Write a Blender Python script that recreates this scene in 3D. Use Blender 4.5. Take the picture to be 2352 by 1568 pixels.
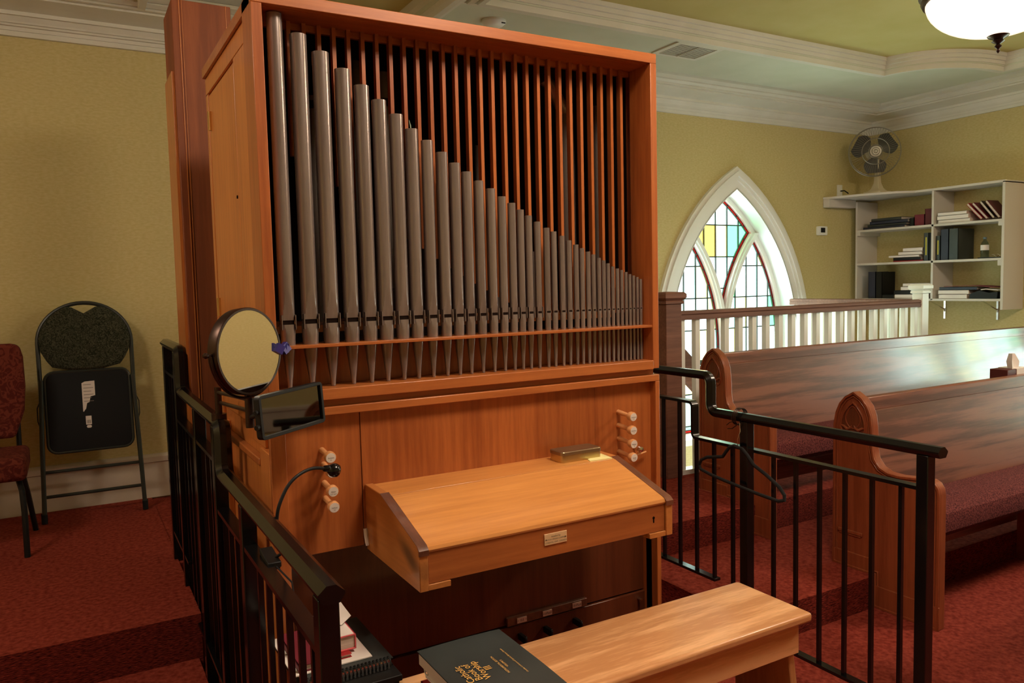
import bpy, bmesh, math, random
from mathutils import Vector, Matrix
random.seed(7)
PI = math.pi
S = bpy.context.scene
COL = S.collection
for o in list(bpy.data.objects): bpy.data.objects.remove(o)

# ------------------------------------------------------------------ camera
cam_d = bpy.data.cameras.new('camera'); cam_d.sensor_width = 36; cam_d.lens = 27.30; cam_d.clip_start = .02
cam = bpy.data.objects.new('camera', cam_d); COL.objects.link(cam)
r = Vector((0.8674, -0.4971, -0.0237)); d = Vector((-0.0563, -0.0507, -0.9971)); f = Vector((0.4945, 0.8662, -0.072))
f.normalize(); r = (r - f*r.dot(f)).normalized(); u = r.cross(f)
M = Matrix.Identity(4)
for i in range(3): M[i][0] = r[i]; M[i][1] = u[i]; M[i][2] = -f[i]
M.translation = (0, 0, 1.5); cam.matrix_world = M
S.camera = cam
# ------------------------------------------------------------------ world, daylight, exposure
w = bpy.data.worlds.new('sky'); S.world = w; w.use_nodes = True
bg = w.node_tree.nodes['Background']; bg.inputs[0].default_value = (.86, .95, 1.0, 1); bg.inputs[1].default_value = 2.4
def area(name, loc, rot, sx, sy, power, col):
    l = bpy.data.lights.new(name, 'AREA'); l.shape = 'RECTANGLE'; l.size = sx; l.size_y = sy; l.energy = power; l.color = col
    o = bpy.data.objects.new(name, l); COL.objects.link(o); o.location = loc; o.rotation_euler = rot; return o
area('daylight', (5.2, 6.1, 1.5), (-PI/2, 0, 0), 2.2, 3.0, 120, (.92, 1, .88))
area('daylight', (8.1, 2.1, 1.5), (PI/2, 0, PI/2), 2.2, 3.0, 130, (.86, 1, .93))
S.view_settings.view_transform = 'Standard'; S.view_settings.look = 'None'
S.view_settings.exposure = 0.72; S.view_settings.gamma = 1; S.view_settings.use_curve_mapping = False
LAMP = 27.0
# ------------------------------------------------------------------ materials
def mat(name, col=(.8, .8, .8), rough=.5, metal=0, spec=.5, coat=0, emit=None, es=0):
    m = bpy.data.materials.new(name); m.use_nodes = True; b = m.node_tree.nodes['Principled BSDF']
    b.inputs['Base Color'].default_value = (*col, 1); b.inputs['Roughness'].default_value = rough
    b.inputs['Metallic'].default_value = metal; b.inputs['Specular IOR Level'].default_value = spec
    b.inputs['Coat Weight'].default_value = coat; b.inputs['Coat Roughness'].default_value = .12
    if emit: b.inputs['Emission Color'].default_value = (*emit, 1); b.inputs['Emission Strength'].default_value = es
    return m
def noisy(m, c1, c2, scale=(1, 1, 1), nscale=5, detail=6, bump=0, lo=.35, hi=.65, dist=0, bscale=None, bdist=.01):
    nt = m.node_tree; N = nt.nodes; L = nt.links; b = N['Principled BSDF']
    tc = N.new('ShaderNodeTexCoord'); mp = N.new('ShaderNodeMapping'); mp.inputs['Scale'].default_value = scale
    L.new(tc.outputs['Object'], mp.inputs['Vector'])
    n = N.new('ShaderNodeTexNoise'); n.inputs['Scale'].default_value = nscale; n.inputs['Detail'].default_value = detail; n.inputs['Distortion'].default_value = dist
    L.new(mp.outputs[0], n.inputs['Vector'])
    cr = N.new('ShaderNodeValToRGB'); cr.color_ramp.elements[0].position = lo; cr.color_ramp.elements[1].position = hi
    cr.color_ramp.elements[0].color = (*c1, 1); cr.color_ramp.elements[1].color = (*c2, 1)
    L.new(n.outputs['Fac'], cr.inputs[0]); L.new(cr.outputs[0], b.inputs['Base Color'])
    if bump:
        bn = n
        if bscale:
            bn = N.new('ShaderNodeTexNoise'); bn.inputs['Scale'].default_value = bscale; bn.inputs['Detail'].default_value = 3; L.new(tc.outputs['Object'], bn.inputs['Vector'])
        bp = N.new('ShaderNodeBump'); bp.inputs['Strength'].default_value = bump; bp.inputs['Distance'].default_value = bdist
        L.new(bn.outputs['Fac'], bp.inputs['Height']); L.new(bp.outputs[0], b.inputs['Normal'])
    return m
def wood(name, c1, c2, axis, rough=.38, coat=.25, fine=60, cath=3.0, amp=.5, st=.06):
    """grain runs along axis; broad cathedral figure x fine pores"""
    m = mat(name, c1, rough, coat=coat); nt = m.node_tree; N = nt.nodes; L = nt.links; b = N['Principled BSDF']
    tc = N.new('ShaderNodeTexCoord')
    def mp(sc):
        q = N.new('ShaderNodeMapping'); s = [sc]*3; s[axis] = sc*st; q.inputs['Scale'].default_value = s; L.new(tc.outputs['Object'], q.inputs['Vector']); return q
    a = N.new('ShaderNodeTexNoise'); a.inputs['Scale'].default_value = 1; a.inputs['Detail'].default_value = 2; L.new(mp(cath).outputs[0], a.inputs['Vector'])
    ml = N.new('ShaderNodeMath'); ml.operation = 'MULTIPLY'; ml.inputs[1].default_value = 22; L.new(a.outputs['Fac'], ml.inputs[0])
    sn = N.new('ShaderNodeMath'); sn.operation = 'SINE'; L.new(ml.outputs[0], sn.inputs[0])
    c = N.new('ShaderNodeTexNoise'); c.inputs['Scale'].default_value = 1; c.inputs['Detail'].default_value = 5; c.inputs['Roughness'].default_value = .65; L.new(mp(fine).outputs[0], c.inputs['Vector'])
    m1 = N.new('ShaderNodeMath'); m1.operation = 'MULTIPLY_ADD'; m1.inputs[1].default_value = .12*amp*2; m1.inputs[2].default_value = 0; L.new(sn.outputs[0], m1.inputs[0])
    m2 = N.new('ShaderNodeMath'); m2.operation = 'ADD'; L.new(m1.outputs[0], m2.inputs[0]); L.new(c.outputs['Fac'], m2.inputs[1])
    cr = N.new('ShaderNodeValToRGB'); cr.color_ramp.elements[0].position = .28; cr.color_ramp.elements[1].position = .68
    cr.color_ramp.elements[0].color = (*c1, 1); cr.color_ramp.elements[1].color = (*c2, 1)
    L.new(m2.outputs[0], cr.inputs[0]); L.new(cr.outputs[0], b.inputs['Base Color'])
    bp = N.new('ShaderNodeBump'); bp.inputs['Strength'].default_value = .12; bp.inputs['Distance'].default_value = .002
    L.new(c.outputs['Fac'], bp.inputs['Height']); L.new(bp.outputs[0], b.inputs['Normal'])
    return m
X, Y, Z = 0, 1, 2
oc1, oc2 = (.30, .075, .017), (.46, .135, .032)
M_ORZ = wood('organ_wood_vertical', oc1, oc2, Z, cath=2.2)
M_ORX = wood('organ_wood_horizontal', (.36, .10, .022), (.50, .16, .04), X)
M_SIDE = wood('organ_side_wood', (.46, .145, .032), (.62, .215, .05), Z, amp=.3)
M_DESK = wood('keydesk_lid_wood', (.55, .22, .055), (.70, .31, .085), X, rough=.33, amp=.3)
M_DARKW = wood('dark_trim_wood', (.09, .03, .015), (.17, .06, .03), Y)
M_CHEEK = wood('keydesk_cheek_wood', (.42, .15, .035), (.55, .21, .055), Y, amp=.3)
M_COLW = wood('mahogany_boxing', (.21, .052, .014), (.31, .085, .024), Z, cath=3.5, amp=.9, rough=.6, coat=0)
M_BENCH = wood('oak_bench', (.58, .27, .11), (.84, .47, .23), X, rough=.3, cath=7, amp=1, fine=110, st=.09)
def cheek_dark_patch():
    m = wood('dark_patch_cheek_wood', (.42, .15, .035), (.55, .21, .055), Y, amp=.3); N = m.node_tree.nodes; L = m.node_tree.links; b = N['Principled BSDF']
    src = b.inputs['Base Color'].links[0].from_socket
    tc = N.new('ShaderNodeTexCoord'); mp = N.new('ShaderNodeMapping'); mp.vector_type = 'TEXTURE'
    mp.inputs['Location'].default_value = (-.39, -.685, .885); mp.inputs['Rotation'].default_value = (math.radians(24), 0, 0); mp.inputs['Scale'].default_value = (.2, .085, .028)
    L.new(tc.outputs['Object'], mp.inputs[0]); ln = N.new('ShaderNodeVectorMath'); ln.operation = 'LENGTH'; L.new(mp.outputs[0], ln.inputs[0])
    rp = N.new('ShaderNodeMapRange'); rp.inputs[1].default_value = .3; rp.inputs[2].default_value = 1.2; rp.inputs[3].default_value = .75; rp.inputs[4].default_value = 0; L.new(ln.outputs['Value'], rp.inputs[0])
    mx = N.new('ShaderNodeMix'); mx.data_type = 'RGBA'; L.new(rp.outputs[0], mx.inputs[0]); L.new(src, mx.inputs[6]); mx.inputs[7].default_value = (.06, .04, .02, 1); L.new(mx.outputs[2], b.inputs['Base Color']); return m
M_CHEEK_PATCH = cheek_dark_patch()  # cheek wood with one soft-edged darker patch near the front
M_BENCHZ = wood('oak_bench_leg', (.34, .14, .05), (.50, .23, .09), Z, cath=5, amp=.8)
M_PEWX = wood('pew_oak_back', (.115, .036, .02), (.25, .088, .05), X, rough=.34, coat=.5, cath=8, fine=90, amp=1)
M_PEWZ = wood('pew_oak_end', (.21, .048, .017), (.33, .085, .032), Z, rough=.3, coat=.5, amp=.4)
M_RAILW = wood('stair_rail_wood', (.15, .06, .04), (.25, .11, .07), X, rough=.65, coat=0)
M_CARP = noisy(mat('red_carpet', rough=.98, spec=.1), (.19, .022, .014), (.44, .078, .048), nscale=55, detail=12, lo=.28, hi=.74, bump=.9, bscale=420, bdist=.006)
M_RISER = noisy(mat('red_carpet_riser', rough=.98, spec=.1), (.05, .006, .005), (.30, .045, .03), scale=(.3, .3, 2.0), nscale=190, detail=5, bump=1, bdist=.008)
M_WALL = noisy(mat('yellow_wallcovering', rough=.85, spec=.2), (.56, .475, .21), (.63, .545, .27), scale=(1, 1, 2.5), nscale=40, detail=8, bump=.05, bdist=.002)
M_TRAY = noisy(mat('yellow_ceiling_paint', rough=.9, spec=.2), (.56, .49, .19), (.60, .53, .23), nscale=3)
M_CEIL = noisy(mat('off_white_ceiling', rough=.85, spec=.2), (.62, .66, .53), (.68, .71, .59), nscale=3)
M_TRIM = noisy(mat('off_white_trim', rough=.5, spec=.4), (.69, .69, .60), (.75, .75, .67), nscale=4)
M_WHITE = mat('white_gloss_paint', (.84, .85, .80), .35)
M_BASE = noisy(mat('cream_baseboard', rough=.5), (.55, .47, .38), (.62, .55, .46), nscale=6)
M_SHELF = mat('white_shelf_paint', (.66, .62, .56), .5)
M_BLACK = mat('black_gloss_paint', (.004, .004, .0045), .2, spec=.5)
M_BLK2 = mat('black_satin', (.007, .007, .007), .5, spec=.3)
M_DARK = mat('dark_interior', (.012, .006, .004), .9, spec=.1)
M_PIPE = noisy(mat('pipe_metal', rough=.25, metal=.6, spec=.5), (.27, .225, .208), (.35, .298, .28), scale=(30, 30, 1.2), nscale=2, detail=6)
M_PIPE2 = noisy(mat('inner_pipe_metal', rough=.4, metal=.5), (.13, .11, .095), (.19, .165, .14), scale=(20, 20, 1), nscale=2)
M_BRONZE = mat('oil_rubbed_bronze', (.055, .032, .024), .32, metal=.8)
M_MIRROR = mat('silvered_mirror', (.86, .86, .84), .02, metal=1)
M_MIRDK = mat('tinted_mirror', (.16, .16, .15), .03, metal=1)
M_BRASS = mat('brass', (.75, .50, .20), .3, metal=.9); M_PLATE = mat('pale_brass_plate', (.82, .60, .34), .4, metal=.25)
M_KNEE_SHADE = wood('shade_darkened_knee_wood', (.07, .017, .006), (.12, .03, .010), Z, amp=.4)  # organ wood with the shade under the keydesk darkened into its colour
M_GOLD = mat('gold_tin', (.55, .42, .20), .28, metal=.9)
M_PALEM = mat('pale_plate', (.66, .52, .44), .4, metal=.5)
M_CHROME = mat('chrome', (.75, .75, .75), .12, metal=1)
M_KNOBW = wood('light_beech', (.60, .27, .10), (.76, .38, .16), Y, amp=.2)
M_IVORY = mat('ivory_disc', (.82, .76, .70), .4)
M_INK = mat('black_ink', (.02, .015, .012), .7)
M_GILT = mat('gilt_lettering', (.80, .46, .12), .5)
M_PAPER = mat('white_paper', (.82, .76, .72), .8)
M_PAGES = noisy(mat('page_edges', rough=.9), (.55, .45, .38), (.75, .66, .58), scale=(1, 1, 60), nscale=6)
M_BOOKG = noisy(mat('dark_green_cover', rough=.42), (.030, .036, .036), (.042, .05, .049), nscale=8)
M_REDC = mat('red_cover', (.38, .015, .02), .5)
M_PINK = mat('pink_cover_edge', (.75, .12, .14), .5)
M_MAROON = mat('maroon_cloth', (.16, .012, .025), .6)
M_NAVY = mat('navy_cover', (.02, .025, .05), .5)
M_CUSH = noisy(mat('burgundy_pew_fabric', rough=.95, spec=.15), (.06, .012, .013), (.17, .042, .038), scale=(1, 1, 1), nscale=160, detail=2, bump=.4, lo=.4, hi=.6, bdist=.004)
M_FOLD = noisy(mat('green_patterned_fabric', rough=.95, spec=.1), (.018, .022, .014), (.085, .085, .055), nscale=70, detail=4, dist=2.5, lo=.42, hi=.62, bump=.2)
M_REDF = noisy(mat('red_brocade_fabric', rough=.9, spec=.15), (.085, .013, .009), (.16, .033, .02), nscale=22, detail=3, dist=3, lo=.45, hi=.55)
M_FOLDM = mat('charcoal_green_steel', (.022, .028, .024), .4)
M_VINYL = mat('black_vinyl', (.006, .007, .009), .65, spec=.25)
M_LEAD = mat('lead_came', (.03, .045, .035), .5)
M_FAN = mat('cream_plastic', (.62, .55, .38), .5)
M_FANM = mat('grey_wire', (.30, .28, .22), .4, metal=.6)
M_BLUEC = mat('blue_binder_clip', (.03, .03, .22), .4)
M_YEL = mat('yellow_note_pad', (.85, .78, .35), .7)
def glass(name, c):
    m = bpy.data.materials.new(name); m.use_nodes = True; N = m.node_tree.nodes; L = m.node_tree.links
    N.remove(N['Principled BSDF']); t = N.new('ShaderNodeBsdfTransparent'); t.inputs[0].default_value = (*c, 1)
    g = N.new('ShaderNodeBsdfGlossy'); g.inputs['Roughness'].default_value = .1; mx = N.new('ShaderNodeMixShader'); mx.inputs[0].default_value = .04
    L.new(t.outputs[0], mx.inputs[1]); L.new(g.outputs[0], mx.inputs[2]); L.new(mx.outputs[0], N['Material Output'].inputs[0]); return m
G = dict(clear=glass('clear_glass', (.93, .99, .98)), yellow=glass('yellow_glass', (.95, .93, .66)), green=glass('green_glass', (.42, .78, .55)),
         aqua=glass('aqua_glass', (.80, .96, .94)), amber=glass('amber_glass', (.80, .66, .30)), red=glass('red_glass', (.62, .02, .02)), bottle=glass('bottle_plastic', (.65, .75, .8)), clearp=glass('lamp_glass_clear', (1, 1, 1)))
def lampglass(nm, e0, e1):
    m = bpy.data.materials.new(nm); m.use_nodes = True; N = m.node_tree.nodes; L = m.node_tree.links; b = N['Principled BSDF']
    b.inputs['Base Color'].default_value = (.8, .7, .6, 1); b.inputs['Roughness'].default_value = .3
    tc = N.new('ShaderNodeTexCoord'); n = N.new('ShaderNodeTexNoise'); n.inputs['Scale'].default_value = 5; n.inputs['Distortion'].default_value = 1.5; L.new(tc.outputs['Object'], n.inputs['Vector'])
    cr = N.new('ShaderNodeValToRGB'); cr.color_ramp.elements[0].color = (1, .74, .52, 1); cr.color_ramp.elements[1].color = (1, .86, .72, 1)
    L.new(n.outputs['Fac'], cr.inputs[0]); L.new(cr.outputs[0], b.inputs['Emission Color'])
    lw = N.new('ShaderNodeLayerWeight'); lw.inputs[0].default_value = .5; mr_ = N.new('ShaderNodeMapRange'); mr_.inputs[3].default_value = e0; mr_.inputs[4].default_value = e1
    L.new(lw.outputs['Facing'], mr_.inputs[0]); L.new(mr_.outputs[0], b.inputs['Emission Strength']); return m
M_LAMP = lampglass('alabaster_lamp_glass', LAMP*1.15, LAMP*.6)
M_LAMPD = lampglass('alabaster_lamp_glass_dimmed', 2.6, .5)

# ------------------------------------------------------------------ mesh builder (all vertices given in room coordinates)
class MB:
    def __init__(s): s.v = []; s.f = []; s.m = []
    def add(s, vs, fs, mi=0):
        n = len(s.v); s.v += [tuple(p) for p in vs]; s.f += [tuple(n+i for i in q) for q in fs]; s.m += [mi]*len(fs); return s
    def box(s, x0, x1, y0, y1, z0, z1, mi=0):
        vs = [(x, y, z) for z in (z0, z1) for y in (y0, y1) for x in (x0, x1)]
        return s.add(vs, [(0, 2, 3, 1), (4, 5, 7, 6), (0, 1, 5, 4), (2, 6, 7, 3), (0, 4, 6, 2), (1, 3, 7, 5)], mi)
    def obox(s, c, ax, ay, az, hx, hy, hz, mi=0):
        c = Vector(c); ax = Vector(ax).normalized(); ay = Vector(ay).normalized(); az = Vector(az).normalized()
        vs = [c+ax*i*hx+ay*j*hy+az*k*hz for k in (-1, 1) for j in (-1, 1) for i in (-1, 1)]
        return s.add(vs, [(0, 2, 3, 1), (4, 5, 7, 6), (0, 1, 5, 4), (2, 6, 7, 3), (0, 4, 6, 2), (1, 3, 7, 5)], mi)
    def rings(s, rs, cap=True, mi=0, closed=False):
        n = len(rs[0]); vs = [p for q in rs for p in q]; fs = []
        k = len(rs)
        for i in range(k if closed else k-1):
            a = i*n; b = ((i+1) % k)*n
            for j in range(n): fs.append((a+j, a+(j+1) % n, b+(j+1) % n, b+j))
        if cap and not closed: fs.append(tuple(range(n))[::-1]); fs.append(tuple((k-1)*n+j for j in range(n)))
        return s.add(vs, fs, mi)
    def cyl(s, a, b, r0, r1=None, n=16, mi=0, cap=True):
        r1 = r0 if r1 is None else r1; a = Vector(a); b = Vector(b); t = (b-a).normalized(); q = t.orthogonal().normalized(); w_ = t.cross(q)
        R = [[c+(q*math.cos(2*PI*i/n)+w_*math.sin(2*PI*i/n))*rr for i in range(n)] for c, rr in ((a, r0), (b, r1))]
        return s.rings(R, cap, mi)
    def lathe(s, c, prof, axis=(0, 0, 1), n=24, mi=0, cap=True):
        c = Vector(c); t = Vector(axis).normalized(); q = t.orthogonal().normalized(); w_ = t.cross(q)
        return s.rings([[c+t*h+(q*math.cos(2*PI*i/n)+w_*math.sin(2*PI*i/n))*max(rr, 1e-4) for i in range(n)] for rr, h in prof], cap, mi)
    def tube(s, pts, rr, n=10, mi=0, closed=False):
        P = [Vector(p) for p in pts]; k = len(P); R = []; q = None
        for i in range(k):
            t = (P[(i+1) % k]-P[i-1]) if closed else (P[min(i+1, k-1)]-P[max(i-1, 0)]); t.normalize()
            if q is None: q = t.orthogonal().normalized()
            q = (q-t*q.dot(t)).normalized(); w_ = t.cross(q); rad = rr[i] if isinstance(rr, (list, tuple)) else rr
            R.append([P[i]+(q*math.cos(2*PI*j/n)+w_*math.sin(2*PI*j/n))*rad for j in range(n)])
        return s.rings(R, True, mi, closed)
    def prism(s, poly, fn, d0, d1, mi=0):
        """poly 2D, fn(u,v,d)->3D"""
        return s.rings([[fn(a, b, d) for a, b in poly] for d in (d0, d1)], True, mi)
    def ringprism(s, outer, inner, fn, d0, d1, mi=0, closed=True):
        n = len(outer); vs = [fn(*p, d) for d in (d0, d1) for P_ in (outer, inner) for p in P_]; fs = []
        for j in range(n if closed else n-1):
            k = (j+1) % n
            fs += [(j, k, n+k, n+j), (2*n+j, 3*n+j, 3*n+k, 2*n+k), (j, 2*n+j, 2*n+k, k), (n+j, n+k, 3*n+k, 3*n+j)]
        if not closed:
            for j in (0, n-1): fs.append((j, n+j, 3*n+j, 2*n+j))
        return s.add(vs, fs, mi)
    def build(s, name, mats, parent=None, bevel=0, smooth=True, seg=2, ang=35):
        mats = mats if isinstance(mats, (list, tuple)) else [mats]
        me = bpy.data.meshes.new(name)
        if parent is None:
            xs = [p[0] for p in s.v]; ys = [p[1] for p in s.v]; zs = [p[2] for p in s.v]
            org = Vector(((min(xs)+max(xs))/2, (min(ys)+max(ys))/2, min(zs)))
        else:
            root = parent
            while root.parent: root = root.parent
            org = Vector(root.location)
        me.from_pydata([Vector(p)-org for p in s.v], [], s.f)
        for m in mats: me.materials.append(m)
        me.polygons.foreach_set('material_index', s.m)
        bm = bmesh.new(); bm.from_mesh(me); bmesh.ops.recalc_face_normals(bm, faces=bm.faces); bm.to_mesh(me); bm.free()
        if smooth:
            me.polygons.foreach_set('use_smooth', [True]*len(me.polygons)); me.set_sharp_from_angle(angle=math.radians(ang))
        o = bpy.data.objects.new(name, me); COL.objects.link(o)
        if parent is None: o.location = org
        else: o.parent = parent
        if bevel:
            b = o.modifiers.new('bevel', 'BEVEL'); b.width = bevel; b.segments = seg; b.limit_method = 'ANGLE'; b.angle_limit = math.radians(40); b.harden_normals = False
        return o
def tag(o, label=None, cat=None, group=None, kind=None):
    for k, v in (('label', label), ('category', cat), ('group', group), ('kind', kind)):
        if v: o[k] = v
    return o
def thing(name, loc, label, cat, group=None):
    o = bpy.data.objects.new(name, None); COL.objects.link(o); o.location = loc; o.empty_display_size = .05; return tag(o, label, cat, group)
def struct(o): o['kind'] = 'structure'; return o
def copy_tree(o, delta, parent=None, label=None):
    c = o.copy(); COL.objects.link(c)
    if parent is None: c.location = Vector(o.location)+Vector(delta)
    else: c.parent = parent
    if label: c['label'] = label
    for ch in o.children: copy_tree(ch, delta, c)
    return c
def box(name, m, parent, x0, x1, y0, y1, z0, z1, bevel=0, seg=2): return MB().box(x0, x1, y0, y1, z0, z1).build(name, m, parent, bevel, seg=seg)
def text(lines, m, parent, org, right, up, size, name='lettering', extrude=.0004, serif=False, gap=1.15, sizes=None):
    """flat printed lettering, one mesh"""
    right = Vector(right).normalized(); up = Vector(up).normalized(); nrm = right.cross(up); A = MB(); y = 0
    for i, t in enumerate(lines):
        sz = sizes[i] if sizes else size
        c = bpy.data.curves.new('t', 'FONT'); c.body = t; c.size = 1; c.align_x = 'CENTER'; c.resolution_u = 2
        o = bpy.data.objects.new('t', c); COL.objects.link(o)
        dg = bpy.context.evaluated_depsgraph_get(); me = bpy.data.meshes.new_from_object(o.evaluated_get(dg))
        A.add([Vector(org)+right*v.co.x*sz+up*(v.co.y*sz-y)+nrm*extrude for v in me.vertices], [tuple(p.vertices) for p in me.polygons])
        bpy.data.objects.remove(o); bpy.data.curves.remove(c); bpy.data.meshes.remove(me)
        y += (sizes[i+1] if sizes and i+1 < len(sizes) else sz)*gap
    return A.build(name, m, parent, smooth=False)
fnXZ = lambda u, v, d: (u, d, v)      # facing -y
fnYZ = lambda u, v, d: (d, u, v)
fnXY = lambda u, v, d: (u, v, d)
def rrect(x0, x1, y0, y1, r_, n=5):
    P_ = []
    for cx, cy, a in ((x1-r_, y1-r_, 0), (x0+r_, y1-r_, 90), (x0+r_, y0+r_, 180), (x1-r_, y0+r_, 270)):
        for i in range(n+1): t = math.radians(a+90*i/n); P_.append((cx+r_*math.cos(t), cy+r_*math.sin(t)))
    return P_
def offset(poly, dd, closed=True):
    """inward for counter-clockwise polygons"""
    n = len(poly); out = []
    for i in range(n):
        p = Vector(poly[i]); a = Vector(poly[i-1]) if (closed or i > 0) else None; b = Vector(poly[(i+1) % n]) if (closed or i < n-1) else None
        ns = []
        if a is not None and (p-a).length > 1e-7: e = (p-a).normalized(); ns.append(Vector((-e.y, e.x)))
        if b is not None and (b-p).length > 1e-7: e = (b-p).normalized(); ns.append(Vector((-e.y, e.x)))
        m_ = sum(ns, Vector((0, 0))).normalized(); k = max(m_.dot(ns[0]), .35); out.append(tuple(p+m_*dd/k))
    return out
def area2(P_): return sum(P_[i-1][0]*P_[i][1]-P_[i][0]*P_[i-1][1] for i in range(len(P_)))/2
def clip(P_, x0, x1, y0, y1):
    for ax, val, sg in ((0, x0, 1), (0, x1, -1), (1, y0, 1), (1, y1, -1)):
        out = []
        for i in range(len(P_)):
            a = P_[i-1]; b = P_[i]; da = (a[ax]-val)*sg; db = (b[ax]-val)*sg
            if (da >= 0) != (db >= 0): t = da/(da-db); out.append((a[0]+(b[0]-a[0])*t, a[1]+(b[1]-a[1])*t))
            if db >= 0: out.append(b)
        P_ = out
        if not P_: return []
    return P_

# ================================================================== THE SETTING
WY, WX, ZC, ZT, CB = 5.05, 7.05, 3.10, 3.19, 2.90     # back wall, right wall, soffit, tray ceiling, crown bottom
SPR = .90; Rw = 1.658; HW = .788                      # window arch: spring line, wall-opening radius and half width
def arc_pts(R_, off, n=18):
    """right half of a pointed arch centred on u=0; off = centre distance; from spring to apex"""
    vt = math.sqrt(R_*R_-off*off); return [(math.sqrt(max(R_*R_-(vt*i/n)**2, 0))-off, SPR+vt*i/n) for i in range(n+1)]
OFF = .87
def arch_poly(R_, zb, n=18):
    a = arc_pts(R_, OFF, n); h = a[0][0]; return [(h, zb)]+a+[(-x, y) for x, y in a[-2::-1]]+[(-h, zb)]   # open path, ccw
def wall_with_arch(name, lo, hi, cu, zb, z0, z1, fn, m, thick):
    A = MB(); op = [(cu+x, y) for x, y in arch_poly(Rw, zb)]
    for d_ in (0, thick):
        A.add([fn(*p, d_) for p in ((lo, z0), (cu-HW, z0), (cu-HW, z1), (lo, z1))], [(0, 1, 2, 3)]); A.add([fn(*p, d_) for p in ((cu+HW, z0), (hi, z0), (hi, z1), (cu+HW, z1))], [(0, 1, 2, 3)])
        A.add([fn(*p, d_) for p in ((cu-HW, z0), (cu+HW, z0), (cu+HW, zb), (cu-HW, zb))], [(0, 1, 2, 3)])
        for p, q in zip(op[1:-2], op[2:-1]): A.add([fn(*t, d_) for t in (p, q, (q[0], z1), (p[0], z1))], [(0, 1, 2, 3)])
    for p, q in zip(op, op[1:]+op[:1]): A.add([fn(*p, 0), fn(*q, 0), fn(*q, thick), fn(*p, thick)], [(0, 1, 2, 3)])
    return struct(A.build(name, m, smooth=False))
ZB = .12
wall_with_arch('wall_back', -2.6, WX+.25, 5.19, ZB, -1.6, 3.5, lambda a, b, c: (a, WY+c, b), M_WALL, .25)
wall_with_arch('wall_right', -3.2, WY, 2.10, ZB, -1.6, 3.5, lambda a, b, c: (WX+c, a, b), M_WALL, .25)
struct(box('wall_left', M_WALL, None, -2.75, -2.6, -3.2, WY, -.4, 3.5)); struct(box('wall_front', M_WALL, None, -2.6, WX, -3.35, -3.2, -.4, 3.5))

# soffit with the tray opening (notched by a bowed corner) and a small coffer
arcN = 14
tray = [(2.12, -2.2), (6.4, -2.2), (6.4, 3.42)]+[(6.4-.76*math.sin(PI/2*i/arcN), 3.91-.49*math.cos(PI/2*i/arcN)) for i in range(1, arcN)]+[(5.64, 3.91), (2.12, 3.91)]
coffer = [(.47, .6), (1.9, .6), (1.9, 4.80), (.47, 4.80)]
A = MB()
def flat(poly, z): A.add([(x, y, z) for x, y in poly], [tuple(range(len(poly)))])
def strip_to(path, line):      # quads between an open path and its projection
    for (a, b), (c, d_) in zip(zip(path, line), list(zip(path, line))[1:]): A.add([(*a, ZC), (*c, ZC), (*d_, ZC), (*b, ZC)], [(0, 1, 2, 3)])
flat([(-2.6, -3.2), (WX, -3.2), (WX, -2.2), (-2.6, -2.2)], ZC)
flat([(-2.6, -2.2), (.47, -2.2), (.47, WY), (-2.6, WY)], ZC); flat([(.47, -2.2), (1.9, -2.2), (1.9, .6), (.47, .6)], ZC); flat([(.47, 4.80), (1.9, 4.80), (1.9, WY), (.47, WY)], ZC)
flat([(1.9, -2.2), (2.12, -2.2), (2.12, WY), (1.9, WY)], ZC); flat([(6.4, -2.2), (WX, -2.2), (WX, 3.42), (6.4, 3.42)], ZC); flat([(2.12, 3.91), (5.64, 3.91), (5.64, WY), (2.12, WY)], ZC)
pth = tray[2:arcN+3]; flat([(WX, 3.42)]+pth+[(5.64, WY), (WX, WY)], ZC)
for P_ in (tray, coffer):
    for i in range(len(P_)): A.add([(*P_[i-1], ZC), (*P_[i], ZC), (*P_[i], ZT), (*P_[i-1], ZT)], [(0, 1, 2, 3)])
struct(A.build('ceiling', M_CEIL, smooth=False))
struct(box('ceiling', M_TRAY, None, -2.6, WX, -3.2, WY, ZT, ZT+.1))
def moulding(path, prof, name, closed=True):
    loops = [offset(path, o_, closed) for o_, z in prof]; A = MB(); n = len(path)
    for i in range(len(prof)-1):
        a, b = loops[i], loops[i+1]; z0, z1 = prof[i][1], prof[i+1][1]
        for j in range(n if closed else n-1):
            k = (j+1) % n; A.add([(*a[j], z0), (*a[k], z0), (*b[k], z1), (*b[j], z1)], [(0, 1, 2, 3)])
    return struct(A.build(name, M_TRIM, smooth=True, ang=20))
TP = [(-.115, ZC), (-.115, ZC-.012), (-.092, ZC-.013), (-.090, ZC-.004), (-.084, ZC-.004), (-.082, ZC-.024), (-.050, ZC-.026), (-.047, ZC-.014), (-.040, ZC-.014), (-.037, ZC-.036), (-.006, ZC-.036), (-.006, ZC+.010), (.010, ZC+.010), (.010, ZC+.034), (.024, ZC+.036), (.024, ZC+.062), (.038, ZC+.064), (.040, ZT)]
moulding(tray, TP, 'trim_1'); moulding(coffer, [(-.10, ZC), (-.10, ZC-.03), (-.07, ZC-.034), (-.06, ZC-.02), (-.05, ZC-.02), (-.045, ZC-.06), (-.01, ZC-.06), (-.004, ZC-.03), (0, ZC+.03), (.02, ZC+.05), (.03, ZT)], 'trim_2')
room = [(-2.6, -3.2), (WX, -3.2), (WX, WY), (-2.6, WY)]
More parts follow.
